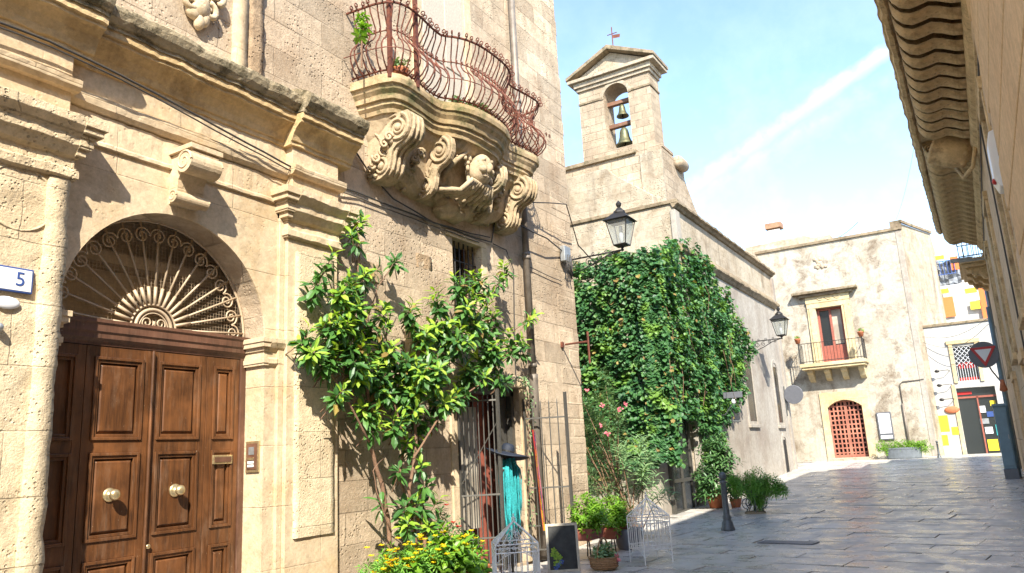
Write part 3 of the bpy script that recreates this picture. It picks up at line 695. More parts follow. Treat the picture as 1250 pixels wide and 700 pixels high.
bc = loft([(6.125, .74, .89, 0), (6.02, .66, .87, 0), (5.9, .50, .85, 0), (5.78, .42, .82, 0), (5.65, .38, .78, 0), (5.52, .34, .72, 0), (5.40, .24, .62, 0), (5.31, .14, .5, 0), (5.27, .03, .4, 0)], 'balcony_corbel', 'balc', pal, .012)
def console(yc, thick, sc=1.0, name='console', dp=0):
    """big double-volute bracket standing out from the wall, profile in XZ"""
    c_ = MB(); t = Vector((0, thick, 0))
    P_ = [(-.02, 6.12), (.68, 6.12), (.72, 6.06), (.735, 5.96), (.72, 5.86), (.67, 5.77), (.58, 5.71), (.49, 5.68), (.43, 5.63), (.40, 5.56), (.39, 5.47), (.36, 5.38), (.29, 5.31), (.20, 5.27), (.10, 5.26), (-.02, 5.27)]
    c_.prism([(X0+a*sc, yc-thick/2, z_) for a, z_ in P_], t)
    for sy in (-1, 1):
        yy_ = yc+sy*(thick/2+.008)
        for (a, z_, r_, a0_, tr_) in ((.52, 5.905, .195, 1.2, 1.9), (.22, 5.435, .145, -2.0, 1.7)):
            sp_ = spiral((X0+a*sc, yy_, z_), (1, 0, 0), (0, 0, 1), r_, .035, -tr_, a0_, 34); c_.tube(sp_, [.030*(1-.45*i/34) for i in range(35)], 6)
            c_.ell((X0+a*sc, yy_, z_), (.05, .035, .05), 8, bump=.2)
        c_.tube([(X0+a*sc, yy_, z_) for a, z_ in ((.10, 6.05), (.30, 6.06), (.50, 6.09))], .02, 5)
        c_.tube([(X0+a*sc, yy_, z_) for a, z_ in ((.36, 5.80), (.30, 5.72), (.27, 5.62), (.30, 5.55))], [.035, .04, .035, .015], 6)
        for k in range(4): c_.tube([(X0+(.10+.06*k)*sc, yy_, 5.95-.07*k), (X0+(.20+.05*k)*sc, yy_, 5.86-.07*k), (X0+(.24+.03*k)*sc, yy_, 5.74-.05*k)], [.012, .022, .008], 5)
    for k in range(3):                                               # leaf ribs down the front of the scroll
        yk = yc+(k-1)*thick*.3; c_.tube([(X0+(a+.012)*sc, yk, z_) for a, z_ in P_[2:13]], [.018, .024, .028, .028, .026, .026, .026, .026, .026, .022, .012], 6)
    return c_.build(name, 'balc', bc, True if False else False, .008)
console(7.50, .30); console(10.55, .30)
console(8.36, .10, .92); console(9.76, .10, .92)
# grotesque mask and acanthus between the consoles
w = MB(); mc = Vector((X0+.62, BY+.05, 5.78))
tl = Matrix.Rotation(radians(28), 4, 'Y')
w.ell(mc, (.17, .22, .27), 16, tl, .12)
w.ell(mc+Vector((.17, 0, .02)), (.075, .05, .085), 10, tl)                      # nose
for s_ in (-1, 1):
    w.ell(mc+Vector((.13, s_*.10, -.01)), (.07, .075, .06), 10)                 # cheeks
    w.tube([mc+Vector((.12, s_*.02, .12)), mc+Vector((.17, s_*.09, .15)), mc+Vector((.10, s_*.18, .10))], [.02, .032, .015], 7)   # brow
    w.ell(mc+Vector((.145, s_*.085, .075)), (.03, .035, .028), 8)               # eye
    w.tube([mc+Vector((.13, 0, -.085)), mc+Vector((.14, s_*.06, -.10)), mc+Vector((.08, s_*.13, -.08))], [.022, .02, .008], 6)    # moustache
    for k in range(9):                                                           # curls of the mane
        a_ = -1.3 + k*.36; c_ = mc + Vector((-.03-.02*(k % 3), s_*(.20+.05*(k % 2))*cos(a_*.6), .24*sin(a_)))
        w.tube(spiral(c_, (.5, s_*.8, 0), (0, 0, 1), .085, .012, 1.35, a_+rnd(-.5, .5), 16), [.028]*10+[.018]*7, 6)
    for k in range(5):                                                           # beard and acanthus falling to the wall
        y_ = s_*(.05+.075*k)
        w.tube([mc+Vector((.05, y_*.7, -.18)), mc+Vector((-.08, y_*1.1, -.28-.02*k)), mc+Vector((-.24, y_*1.4, -.34)), mc+Vector((-.36, y_*1.8, -.36)), mc+Vector((-.42, y_*2.0, -.30))], [.035, .04, .045, .035, .012], 7)
    w.tube([mc+Vector((.0, s_*.26, .26)), mc+Vector((-.1, s_*.42, .1)), mc+Vector((-.28, s_*.50, -.1)), mc+Vector((-.42, s_*.44, -.3)), mc+Vector((-.5, s_*.3, -.42))], [.02, .04, .05, .045, .02], 8)
    for k in range(5):
        c_ = mc+Vector((-.12-.08*k, s_*(.40+.03*k), .12-.12*k)); w.tube(spiral(c_, (.6, s_*.5, .2), (0, 0, 1), .06, .01, 1.2, k*.7, 14), .018, 6)
w.build('carved_mask', 'balc', bc, True)
for yc, sg in ((7.95, 1), (10.12, -1), (7.3, 1), (10.75, -1)):
    w = MB()
    for k in range(6):
        c_ = Vector((X0+.42-.07*k, yc+rnd(-.05, .05), 5.78-.08*k)); w.tube(spiral(c_, (.6, .6*sg, 0), (0, 0, 1), .07, .01, 1.3, k*.9, 14), .02, 6)
        w.ell(c_+Vector((-.02, .05*sg, -.03)), (.05, .05, .05), 7, bump=.4)
    w.build('acanthus_carving', 'balc', bc, True)
w = MB(); w.ell((X0+.02, BY, 5.30), (.22, .42, .16), 12, bump=.5); w.ell((X0+.08, BY-.25, 5.36), (.14, .14, .12), 10, bump=.5); w.ell((X0+.08, BY+.3, 5.36), (.14, .16, .12), 10, bump=.5); w.build('corbel_pendant', 'balc', bc, True)
# bellied railing
def arclen(pts):
    s_ = [0]
    for a, b_ in zip(pts, pts[1:]): s_.append(s_[-1]+math.hypot(b_[0]-a[0], b_[1]-a[1]))
    return s_
def along(pts, n):
    s_ = arclen(pts); out = []
    for i in range(n):
        t = s_[-1]*i/(n-1); j = max(k for k in range(len(s_)-1) if s_[k] <= t+1e-9); f_ = (t-s_[j])/max(s_[j+1]-s_[j], 1e-9)
        a, b_ = pts[j], pts[j+1]; tx, ty = b_[0]-a[0], b_[1]-a[1]; l_ = math.hypot(tx, ty) or 1
        out.append(((a[0]+tx*f_, a[1]+ty*f_), (-ty/l_, tx/l_)))
    return out
rl = MB()
bell = [(-.05, 6.57), (.02, 6.62), (.13, 6.70), (.20, 6.80), (.21, 6.90), (.15, 7.00), (.05, 7.09), (-.01, 7.18), (-.01, 7.28), (.05, 7.38), (.10, 7.46), (.12, 7.56)]
bars = along(sp, 58)
for i, ((p_, y_), nn) in enumerate(bars):
    if i in (0, 57): continue
    nx, ny = nn
    if nx*1 < 0 and False: nx, ny = -nx, -ny
    # outward normal of plan (p grows to the street)
    nx, ny = (abs(nx), ny if nx > 0 else -ny) if abs(nx) > .05 else (0, -1 if y_ < BY else 1)
    k_ = .8 if i % 2 else 1.0; ph = .03*(i % 3)
    pts = [(X0+p_+nx*(o*k_-.06), y_+ny*(o*k_-.06), z_) for o, z_ in bell]
    rl.tube(pts, .0105, 5)
    # curls: low scroll and crest scroll
    c_ = Vector(pts[-1]) + Vector((nx*.035, ny*.035, .035)); rl.tube(spiral(c_, (nx, ny, 0), (0, 0, 1), .045, .012, 1.25, -2.2, 14), .0085, 5)
    c_ = Vector(pts[1]) + Vector((nx*.0, ny*.0, .03)); rl.tube(spiral(c_, (nx, ny, 0), (0, 0, 1), .035, .010, 1.2, 0, 10), .008, 5)
    c_ = Vector(pts[7]) + Vector((nx*.03, ny*.03, .03)); rl.tube(spiral(c_, (nx, ny, 0), (0, 0, 1), .028, .008, 1.1, 1, 10), .007, 5)
    if i % 9 == 4:
        q = Vector(pts[4]); 
        for s_ in (-1, 1): rl.tube(spiral(q+Vector((nx*.10, s_*.05, .06)), (0, s_, 0), (0, 0, 1), .035, .008, 1.3, -2, 14), .007, 5)
def railpath(o, z_): 
    out = []
    for (p_, y_), nn in along(sp, 80):
        nx, ny = nn; nx, ny = (abs(nx), ny if nx > 0 else -ny) if abs(nx) > .05 else (0, -1 if y_ < BY else 1)
        out.append((X0+max(p_+nx*(o-.06), 0), y_+ny*(o-.06), z_))
    return out
rl.tube(railpath(.12, 7.55), .017, 6); rl.tube(railpath(-.01, 7.22), .009, 5); rl.tube(railpath(.02, 6.63), .013, 6); rl.tube(railpath(.19, 6.86), .007, 4)
ro = rl.build('balcony_railing', 'rust', pal)
for (p_, y_, zt) in ((.60, 7.12, 8.3), (.70, 7.55, 8.3)): MB().tube([(X0+p_, y_, 6.5), (X0+p_, y_, zt)], .036, 4).build('railing_post', 'rust', pal)
# balcony door, closed, in a pale stone frame
w = MB(); w.box((X0+.0, 8.35, 6.5), (X0+.05, 8.55, 9.6)); w.box((X0, 9.75, 6.5), (X0+.05, 9.95, 9.6)); w.box((X0, 8.55, 9.4), (X0+.05, 9.75, 9.6)); w.build('balcony_door_surround', 'palsmooth', pal, bevel=.01)
w = MB(); w.box((X0, 8.55, 6.5), (X0+.02, 9.75, 9.4))
for k in (0, 1):
    for z0_, z1_ in ((6.7, 7.6), (7.75, 9.2)): w.box((X0+.015, 8.62+k*.58, z0_), (X0+.035, 9.10+k*.58, z1_))
w.build('balcony_door', 'wframe', pal, bevel=.006)
# ================================================================== RIGHT BUILDING
XR = .62
rb = empty('corner_palazzo', 'warm sandstone building with deep bracketed eave along the right edge of the street', 'building')
w = MB()
rh = [(10.75, 11.75, 3.0, 5.75), (15.6, 16.7, 2.9, 5.6), (19.8, 20.9, 2.9, 5.6), (13.2, 14.2, 0, 2.6), (18.2, 19.2, 0, 2.6)]
w.wall('x', XR, (-11.3, 23.3), (-.1, 7.0), rh, .28, 1)
w.add([(XR, 23.3, -.1), (XR+9, 23.3, -.1), (XR+9, 23.3, 7.0), (XR, 23.3, 7.0)], [(0, 1, 2, 3)])
w.add([(XR, 23.3, 7.0), (XR+9, 23.3, 7.0), (XR+9, -11.3, 7.0), (XR, -11.3, 7.0)], [(0, 1, 2, 3)])
w.build('wall', 'right', rb)
for a0, a1, b0, b1 in rh:
    f = MB(); f.box((XR+.279, a0, b0), (XR+.30, a1, b1)); f = f.build('window' if b0 > 1 else 'door', 'glass' if b0 > 1 else 'door', rb)
    g = MB(); g.box((XR+.24, a0, b0), (XR+.278, a0+.07, b1)); g.box((XR+.24, a1-.07, b0), (XR+.278, a1, b1)); g.box((XR+.24, (a0+a1)/2-.04, b0), (XR+.278, (a0+a1)/2+.04, b1)); g.box((XR+.245, a0+.07, b1-.09), (XR+.277, a1-.07, b1)); g.build('frame', 'oldwood', f)
    g = MB(); s_ = .14
    g.box((XR-.05, a0-s_, b0), (XR+.01, a0-.001, b1)); g.box((XR-.05, a1+.001, b0), (XR+.01, a1+s_, b1)); g.box((XR-.07, a0-s_-.04, b1), (XR+.01, a1+s_+.04, b1+.16))
    if b0 > 1: g.box((XR-.09, a0-s_-.05, b0-.12), (XR+.01, a1+s_+.05, b0-.002))
    g.build('surround', 'eave' if b0 > 1 else 'rightp', f, bevel=.012)
# quoined pier, blocks of alternating length standing proud
w = MB(); z_ = 0; k = 0
while z_ < 6.3:
    h_ = .55; y1_ = 9.35 if k % 2 else 9.05
    w.box((XR-.09, 3.0, z_+.008), (XR+.005, y1_, z_+h_-.008)); z_ += h_; k += 1
w.build('quoin_pier', 'rightp', rb, bevel=.014)
w = MB(); z_ = 0; k = 0
while z_ < 6.2:
    w.box((XR-.05, 9.36, z_+.006), (XR+.005, 9.95 if k % 2 else 10.25, z_+.50)); z_ += .512; k += 1
w.build('quoin_pier', 'right', rb, bevel=.008)
# string under the eave
MB().sweepY([(0, 6.18), (.04, 6.19), (.04, 6.30), (.09, 6.34), (.12, 6.42), (.12, 6.50), (0, 6.52)], XR, -11.3, 23.3, -1, .12, .003).build('eave_moulding', 'eave', rb)
MB().sweepY([(0, 6.93), (.86, 6.935), (.90, 6.90), (.955, 6.92), (.975, 6.97), (1.0, 6.98), (1.0, 7.06), (.97, 7.10), (.2, 7.30), (0, 7.31)], XR, -11.3, 23.3, -1, .12, .01).build('eave_slab', 'eave', rb)
def eave_bracket():
    b_ = MB(); pr = [(0, 6.52), (.10, 6.50), (.22, 6.53), (.34, 6.60), (.44, 6.64), (.54, 6.62), (.64, 6.61), (.74, 6.66), (.80, 6.74), (.84, 6.82), (.86, 6.94), (0, 6.94)]
    n = 8; W = .27
    for i in range(n+1):
        for (p_, z_) in pr:
            s_ = (abs(i/n-.5)*2)**2; bul = .075*(1-s_) if z_ < 6.9 else 0
            b_.v.append((-p_, -W/2+W*i/n, z_-bul+.012*sin(i*2.4)*(z_ < 6.9)))
    m_ = len(pr)
    for i in range(n):
        for j in range(m_-1): b_.f.append((i*m_+j, i*m_+j+1, (i+1)*m_+j+1, (i+1)*m_+j)); b_.mi.append(0)
    b_.f += [tuple(range(m_)), tuple(range(n*m_, n*m_+m_))[::-1]]; b_.mi += [0, 0]
    b_.tube(spiral((-.74, -W/2-.004, 6.80), (-1, 0, 0), (0, 0, 1), .075, .015, 1.4, 0, 16), .014, 5)
    return b_.build('eave_bracket', 'eave', rb, True)
eb = eave_bracket(); eb.location = (XR, 6.0, 0)
for i in range(1, 40):
    yy = 6.0+i*.44
    if abs(yy-15.0) < .3 or yy > 23.2: continue
    c = eb.copy(); COL.objects.link(c); c.parent = rb; c.location = (XR+rnd(-.004, .004), yy+rnd(-.012, .012), rnd(-.005, .005))
# carved barrel-like water spout under the eave
w = MB(); mt = Matrix.Rotation(radians(-62), 4, 'Y') @ Matrix.Rotation(radians(0), 4, 'X')
w.lathe([(.05, -.12), (.2, -.07), (.26, .0), (.30, .13), (.31, .28), (.29, .44), (.31, .47), (.31, .51), (.27, .52), (.23, .51), (.2, .4)], (XR-.22, 15.0, 6.38), 18, mt)
for k in range(7): w.ell(Vector((XR-.22, 15.0, 6.38)) + mt @ Vector((.20*cos(k*.9), .20*sin(k*.9), -.02)), (.06, .06, .07), 6)
w.build('water_spout', 'eave', rb, True)
MB().tube([(XR-.05, 14.6, 6.4), (XR-.15, 14.8, 6.05), (XR-.3, 15.2, 6.0), (XR-.38, 15.5, 6.3)], .035, 6).build('spout_bracket', 'eave', rb, True)
# unseen attic storey added behind the eave to shade the street
w = MB(); xa = XR+.5; w.wall('x', xa, (-11.3, 20), (6.9, 9.9), [(-10+3.2*i, -9+3.2*i, 7.7, 9.2) for i in range(9)], .18, 1)
w.add([(xa, 20, 6.9), (xa+7, 20, 6.9), (xa+7, 20, 9.9), (xa, 20, 9.9)], [(0, 1, 2, 3)]); w.add([(xa, -11.3, 6.9), (xa+7, -11.3, 6.9), (xa+7, -11.3, 9.9), (xa, -11.3, 9.9)], [(0, 1, 2, 3)]); w.add([(xa, -11.3, 9.9), (xa+7, -11.3, 9.9), (xa+7, 20, 9.9), (xa, 20, 9.9)], [(0, 1, 2, 3)])
w.build('added_shade_attic', 'right', rb)
for i in range(9): MB().box((xa+.17, -10+3.2*i, 7.7), (xa+.2, -9+3.2*i, 9.2)).build('added_attic_window', 'glass', rb)
# lower wing beyond, with the stone balcony
rw = empty('low_wing', 'lower stone wing with a small corbelled balcony at the far end of the right side', 'building')
w = MB(); w.box((XR+.02, 23.32, -.1), (XR+7, 27.6, 6.15)); w.build('wall', 'right', rw)
w = MB(); zb = 6.08
w.box((XR-.62, 23.6, zb), (XR+.02, 26.2, zb+.13)); w.box((XR-.56, 23.66, zb-.10), (XR+.02, 26.14, zb)); bl = w.build('balcony_slab', 'eave', rw, bevel=.02)
for k in range(3):
    yy = 23.8+k*1.05; w = MB(); P_ = [(0, zb-.1), (.50, zb-.1), (.48, zb-.17), (.36, zb-.21), (.30, zb-.29), (.16, zb-.33), (.12, zb-.40), (0, zb-.44)]
    w.prism([(XR+.02-a, yy, z_) for a, z_ in P_], (0, .3, 0))
    for z_ in (zb-.16, zb-.23, zb-.30): w.tube([(XR-.42+(zb-z_)*.5, yy-.01, z_), (XR-.42+(zb-z_)*.5, yy+.31, z_)], .05, 8)
    w.build('balcony_bracket', 'eave', bl, bevel=.01)
w = MB(); x_ = XR-.58
for a, b_ in (((x_, 23.64), (x_, 26.16)), ((x_, 23.64), (XR, 23.64)), ((x_, 26.16), (XR, 26.16))):
    n_ = int(math.dist(a, b_)/.11)
    for k in range(n_+1):
        px_, py_ = a[0]+(b_[0]-a[0])*k/n_, a[1]+(b_[1]-a[1])*k/n_; w.tube([(px_, py_, zb+.13), (px_, py_, zb+1.02)], .009, 5)
    for z_ in (.2, 1.03): w.tube([(*a, zb+z_), (*b_, zb+z_)], .016, 5)
w.build('balcony_railing', 'blackiron', rw)
w = MB(); w.box((XR-.005, 24.3, zb+.13), (XR+.018, 25.4, 6.10)); w.build('balcony_door', 'glass', rw)
w = MB()
for a, b_ in (((XR-.03, 27.3), 0),): w.tube([(a[0], a[1], .3), (a[0], a[1], 6.1)], .05, 10)
w.build('drainpipe', 'zinc', rw, True)
w = MB()
for yy in (26.6,): w.box((XR-.001, yy-.5, 2.9), (XR+.03, yy+.4, 4.6))
w.build('shutter', 'greywood', rw)
w = MB(); w.box((XR-.05, 23.5, 6.15), (XR+7, 27.7, 6.25)); w.build('roof_edge', 'eave', rw, bevel=.02)

# ================================================================== CHURCH
ch = empty('church', 'pale weathered church with pedimented bell gable and two hanging bells', 'church')
w = MB(); XC = -6.3
w.wall('y', 19.3, (-14, XC), (-.1, 8.1), [], 0, 1)
w.add([(-14, 19.3, 8.1), (XC, 19.3, 8.1), (XC, 30.4, 8.0), (-14, 30.4, 8.0)], [(0, 1, 2, 3)])
w.add([(XC, 30.4, -.1), (-14, 30.4, -.1), (-14, 30.4, 8.0), (XC, 30.4, 8.0)], [(0, 1, 2, 3)])
w.build('front_wall', 'church', ch)
sh = [(24.6, 25.5, 2.35, 4.3), (28.55, 29.25, 2.35, 4.35), (28.7, 29.3, .5, 1.75)]
w = MB(); w.wall('x', XC, (19.3, 30.4), (-.1, 6.75), sh, .02, -1); w.build('side_wall', 'churchside', ch)
w = MB(); w.wall('x', XC-.02, (19.3, 30.4), (6.75, 8.02), [], 0, -1); w.build('clerestory_wall', 'church', ch)
MB().sweepY([(0, 6.62), (.05, 6.64), (.10, 6.72), (.16, 6.78), (.16, 6.84), (-.02, 7.08)], XC, 19.3, 30.42, 1, .1, .01).build('string_course', 'darkcap', ch)
MB().sweepY([(-.02, 7.96), (.04, 7.97), (.09, 8.03), (.16, 8.06), (.16, 8.12), (-.1, 8.17)], XC, 19.25, 30.42, 1, .1, .008).build('side_cornice', 'darkcap', ch)
w = MB(); w.box((-14, 19.24, 8.08), (XC+.12, 19.45, 8.18)); w.build('front_coping', 'darkcap', ch, bevel=.01)
for a0, a1, b0, b1 in sh[:3]:
    g = MB(); g.box((XC-.02, a0, b0), (XC-.012, a1, b1)); f = g.build('side_window', 'glass' if b1 > 2 else 'dark', ch)
    g = MB(); r_ = (a1-a0)/2; c_ = (a0+a1)/2; W = .16
    n = 14; inner = [(c_+r_*cos(pi*i/n), b1-r_*.0+r_*sin(pi*i/n)*.9-.18) for i in range(n+1)]
    for i in range(n):
        (ya, za), (yb, zb_) = inner[i], inner[i+1]; k1 = (r_+W)/r_
        ea = (c_+(ya-c_)*k1, b1-.18+(za-b1+.18)*k1); eb_ = (c_+(yb-c_)*k1, b1-.18+(zb_-b1+.18)*k1)
        g.prism([(XC-.02, ya, za), (XC-.02, yb, zb_), (XC-.02, *eb_), (XC-.02, *ea)], (.045, 0, 0))
    g.box((XC-.02, a0-W, b0-.1), (XC+.028, a0, b1-.18)); g.box((XC-.02, a1, b0-.1), (XC+.028, a1+W, b1-.18)); g.box((XC-.02, a0-W-.03, b0-.2), (XC+.08, a1+W+.03, b0-.1))
    g.build('surround', 'churchside', f, bevel=.01)
w = MB(); w.box((XC-.1, 19.26, -.1), (XC+.045, 19.62, 7.9)); w.build('corner_pilaster', 'churchside', ch, bevel=.01)
w = MB(); w.box((XC-.1, 30.1, -.1), (XC+.06, 30.44, 7.9)); w.build('corner_pilaster', 'churchside', ch, bevel=.01)
# stepped masonry under the bell gable
w = MB(); w.prism([(-14, 19.32, 8.1), (-6.85, 19.32, 8.1), (-6.85, 19.32, 8.45), (-8.0, 19.32, 9.35), (-8.15, 19.32, 9.55), (-14, 19.32, 9.55)], (0, .5, 0)); w.build('parapet', 'church', ch, bevel=.02)
w = MB(); w.box((-12, 19.7, 8.1), (-6.62, 21.6, 9.95)); w.build('bell_gable_base', 'tower', ch, bevel=.01)
w = MB(); w.box((-12, 19.62, 9.93), (-7.35, 20.2, 10.05)); w.build('base_coping', 'darkcap', ch, bevel=.01)
w = MB(); w.box((-7.25, 19.66, 8.15), (-6.60, 19.72, 9.85)); w.build('side_panel', 'church', ch)
# raking buttress behind
w = MB(); P_ = [(20.9, 8.0), (24.2, 8.0), (23.2, 8.35), (22.4, 8.9), (21.8, 9.45), (21.35, 9.9), (20.9, 10.0)]
w.prism([(-7.4, a, z_) for a, z_ in P_], (.75, 0, 0)); w.build('raking_buttress', 'tower', ch, bevel=.02)
w = MB(); w.lathe([(.0, -.35), (.16, -.34), (.19, -.1), (.19, .25), (.15, .33), (.0, .35)], (-6.55, 21.1, 9.82), 14, Matrix.Rotation(pi/2, 4, 'X')); w.build('stone_volute', 'tower', ch, True)
# gable: body with arched opening
TX0, TX1, TY0, TY1 = -9.15, -6.86, 20.0, 20.75
ox, orr, ob, osp = -7.95, .40, 10.35, 12.0
w = MB()
N2 = 16; arc2 = [(ox+orr*cos(pi*i/N2), osp+orr*sin(pi*i/N2)) for i in range(N2+1)]; tp = osp+orr+.04
for yy in (TY0, TY1):
    w.wall('y', yy, (TX0, TX1), (9.9, 12.6), [(ox-orr, ox+orr, ob, tp)], 0, 1)
    for i in range(N2):
        (xa, za), (xb, zb_) = arc2[i], arc2[i+1]; w.add([(xa, yy, za), (xb, yy, zb_), (xb, yy, tp), (xa, yy, tp)], [(0, 1, 2, 3)])
for i in range(N2):
    (xa, za), (xb, zb_) = arc2[i], arc2[i+1]; w.add([(xa, TY0, za), (xb, TY0, zb_), (xb, TY1, zb_), (xa, TY1, za)], [(0, 1, 2, 3)])
for xx in (TX0, TX1, ox-orr, ox+orr):
    z0_, z1_ = (ob, osp) if ox-1 < xx < ox+1 else (9.9, 12.6); w.add([(xx, TY0, z0_), (xx, TY1, z0_), (xx, TY1, z1_), (xx, TY0, z1_)], [(0, 1, 2, 3)])
w.add([(ox-orr, TY0, ob), (ox+orr, TY0, ob), (ox+orr, TY1, ob), (ox-orr, TY1, ob)], [(0, 1, 2, 3)])
w.build('bell_gable', 'tower', ch)
w = MB(); w.prism([(TX0-.02, TY0-.03, 12.02), (ox-orr-.02, TY0-.03, 12.02), (ox-orr-.02, TY0-.03, 12.08), (TX0-.02, TY0-.03, 12.08)], (0, .04, 0)); w.build('impost', 'darkcap', ch); w = MB(); w.box((ox+orr+.02, TY0-.03, 12.02), (TX1+.03, TY1, 12.08)); w.build('impost', 'darkcap', ch)
w = MB()
for i in range(N2):
    (xa, za), (xb, zb_) = arc2[i], arc2[i+1]; k1 = 1.26
    w.prism([(xa, TY0-.025, za), (xb, TY0-.025, zb_), (ox+(xb-ox)*k1, TY0-.025, osp+(zb_-osp)*k1), (ox+(xa-ox)*k1, TY0-.025, osp+(za-osp)*k1)], (0, .028, 0))
w.build('arch_band', 'church', ch)
w = MB(); w.box((TX0-.05, TY0-.06, 12.45), (TX1+.05, TY1+.05, 12.56)); w.box((TX0-.10, TY0-.12, 12.56), (TX1+.10, TY1+.1, 12.72)); w.build('entablature', 'church', ch, bevel=.012)
ax = (TX0+TX1)/2; e0, e1 = TX0-.26, TX1+.26
w = MB()
w.box((e0, TY0-.22, 12.72), (e1, TY1+.2, 12.82))
w.prism([(e0+.1, TY0-.02, 12.82), (e1-.1, TY0-.02, 12.82), (ax, TY0-.02, 13.44)], (0, TY1-TY0+.04, 0))
w.build('pediment', 'church', ch, bevel=.008)
w = MB()
for s_, e in ((-1, e0), (1, e1)):
    w.prism([(e-s_*-.03, TY0-.26, 12.82), (e-s_*-.03, TY0-.26, 12.92), (ax, TY0-.26, 13.60), (ax, TY0-.26, 13.46)], (0, TY1-TY0+.5, 0))
w.build('raking_cornice', 'darkcap', ch, bevel=.008)
w = MB(); w.box((TX1-.25, TY0-.08, 10.02), (TX1+.22, TY1+.1, 10.12)); w.box((TX1-.2, TY0-.04, 9.9), (TX1+.14, TY1+.06, 10.02)); w.box((TX1-.05, TY0+.1, 10.1), (TX1+.05, TY1-.1, 9.9)); w.build('gable_plinth', 'tower', ch, bevel=.01)
for zz in (11.93, 11.2): MB().box((ox-orr-.03, 20.28, zz-.06), (ox+orr+.03, 20.44, zz+.06)).build('bell_beam', 'oldwood', ch, bevel=.008)
bp = [(.0, 0), (.05, 0), (.08, -.03), (.10, -.10), (.115, -.22), (.15, -.32), (.20, -.38), (.205, -.41), (.18, -.41), (.13, -.36), (.0, -.3)]
for zz, k_ in ((11.84, .92), (11.08, 1.35)):
    c_ = (ox+.03, 20.36, zz); w = MB(); w.lathe([(r_*k_, z_*k_) for r_, z_ in bp], c_, 22); w.tube(spiral((c_[0], c_[1], zz+.03), (1, 0, 0), (0, 0, 1), .05, .05, 1), .014, 6)
    bo = w.build('bell', 'bronze', ch, True)
    MB().tube([(c_[0], c_[1], zz-.3*k_), (c_[0], c_[1], zz-.46*k_), (c_[0], c_[1], zz-.50*k_)], [.012, .03, .02], 7).build('clapper', 'blackiron', bo, True)
w = MB(); w.tube([(ax, 20.3, 13.5), (ax, 20.3, 14.45)], .018, 6); w.tube([(ax-.16, 20.3, 14.22), (ax+.16, 20.3, 14.22)], .014, 6); w.add([(ax+.02, 20.3, 14.06), (ax+.24, 20.3, 14.02), (ax+.26, 20.31, 14.14), (ax+.02, 20.3, 14.18)], [(0, 1, 2, 3)]); w.lathe([(.09, 0), (.07, .06), (.03, .1)], (ax, 20.3, 13.55), 10); w.build('weather_cross', 'rust', ch)
# ivy clad annex between the two buildings
an = empty('annex', 'low annex wall hidden under the ivy, with a dark glazed door at street level', 'building')
w = MB(); w.box((-14, 16.9, -.1), (-6.45, 19.25, 5.6)); w.build('wall', 'churchside', an)
w = MB(); w.box((-6.44, 17.5, .16), (-6.40, 18.85, 2.35)); gdo = w.build('glazed_door', 'glass', an)
w = MB()
for a, b_ in ((17.42, 17.52), (18.82, 18.92), (18.15, 18.21)): w.box((-6.44, a, .12), (-6.36, b_, 2.42))
for z_ in (.14, .85, 2.35): w.box((-6.435, 17.52, z_), (-6.365, 18.82, z_+.08))
w.build('door_frame', 'gate', gdo)

# ================================================================== HOUSE AT THE END
fh = empty('end_house', 'sunlit flaking white two storey house closing the view with a balcony over a lattice door', 'house')
YF = 34.0
w = MB(); H0 = .0; fd = [(-5.43, -4.42, 4.75, 7.08), (-5.5, -4.2, .7, 3.22)]
w.wall('y', YF, (-7.6, -1.8), (H0, 9.85), fd, .3, 1)
w.add([(-7.6, YF, 9.85), (-1.8, YF, 9.85), (-.85, 36.9, 9.9), (-.85, 44, 9.85), (-7.6, 44, 9.85)], [(0, 1, 2, 3, 4)])
w.add([(-7.6, YF, H0), (-7.6, 44, H0), (-7.6, 44, 9.85), (-7.6, YF, 9.85)], [(0, 1, 2, 3)])
w.build('wall', 'far', fh)
w = MB(); w.add([(-1.8, YF, H0), (-.85, 36.9, H0), (-.85, 36.9, 10.1), (-1.8, YF, 10.1)], [(0, 1, 2, 3)]); w.add([(-.85, 36.9, H0), (-.85, 44, H0), (-.85, 44, 10.1), (-.85, 36.9, 10.1)], [(0, 1, 2, 3)]); w.build('side_wall', 'church', fh)
w = MB(); w.box((-2.0, YF-.02, H0), (-1.79, YF+.1, 9.83)); w.build('corner_strip', 'churchside', fh, bevel=.01)
w = MB(); w.box((-7.62, YF-.08, 9.83), (-1.75, YF+.3, 9.95)); w.box((-2.15, YF-.06, 9.95), (-1.74, YF+.3, 10.22)); w.prism([(-1.80, YF-.06, 10.10), (-1.72, YF-.1, 10.10), (-.77, 36.9, 10.10), (-.85, 36.9, 10.10)], (0, 0, .12)); w.build('coping', 'darkcap', fh, bevel=.01)
w = MB(); w.box((-8.3, YF+1.21, 9.0), (-4.6, YF+5, 10.45)); w.prism([(-8.3, YF+1.2, 10.40), (-4.4, YF+1.2, 9.9), (-4.4, YF+1.2, 10.05), (-5.7, YF+1.2, 10.62), (-8.3, YF+1.2, 10.55)], (0, 3.5, 0)); w.build('roof_room', 'church', fh)
w = MB(); w.box((-7.3, YF+1.6, 10.5), (-6.75, YF+2.1, 11.25)); cm = w.build('chimney', 'white', fh, bevel=.01)
w = MB(); w.box((-7.38, YF+1.55, 11.32), (-6.67, YF+2.15, 11.58)); w.box((-7.2, YF+1.7, 11.2), (-6.85, YF+2.0, 11.34)); w.build('chimney_cap', 'tile', cm, bevel=.01)
w = MB(); P_ = [(-8.6, 6.0), (-7.3, 6.0), (-7.3, 9.0), (-7.45, 9.6), (-7.8, 9.95), (-8.3, 10.0), (-8.6, 9.9)]
w.prism([(a, 33.3, z_) for a, z_ in P_], (0, .7, 0)); w.build('curved_buttress', 'tower', fh, bevel=.03)
w = MB()
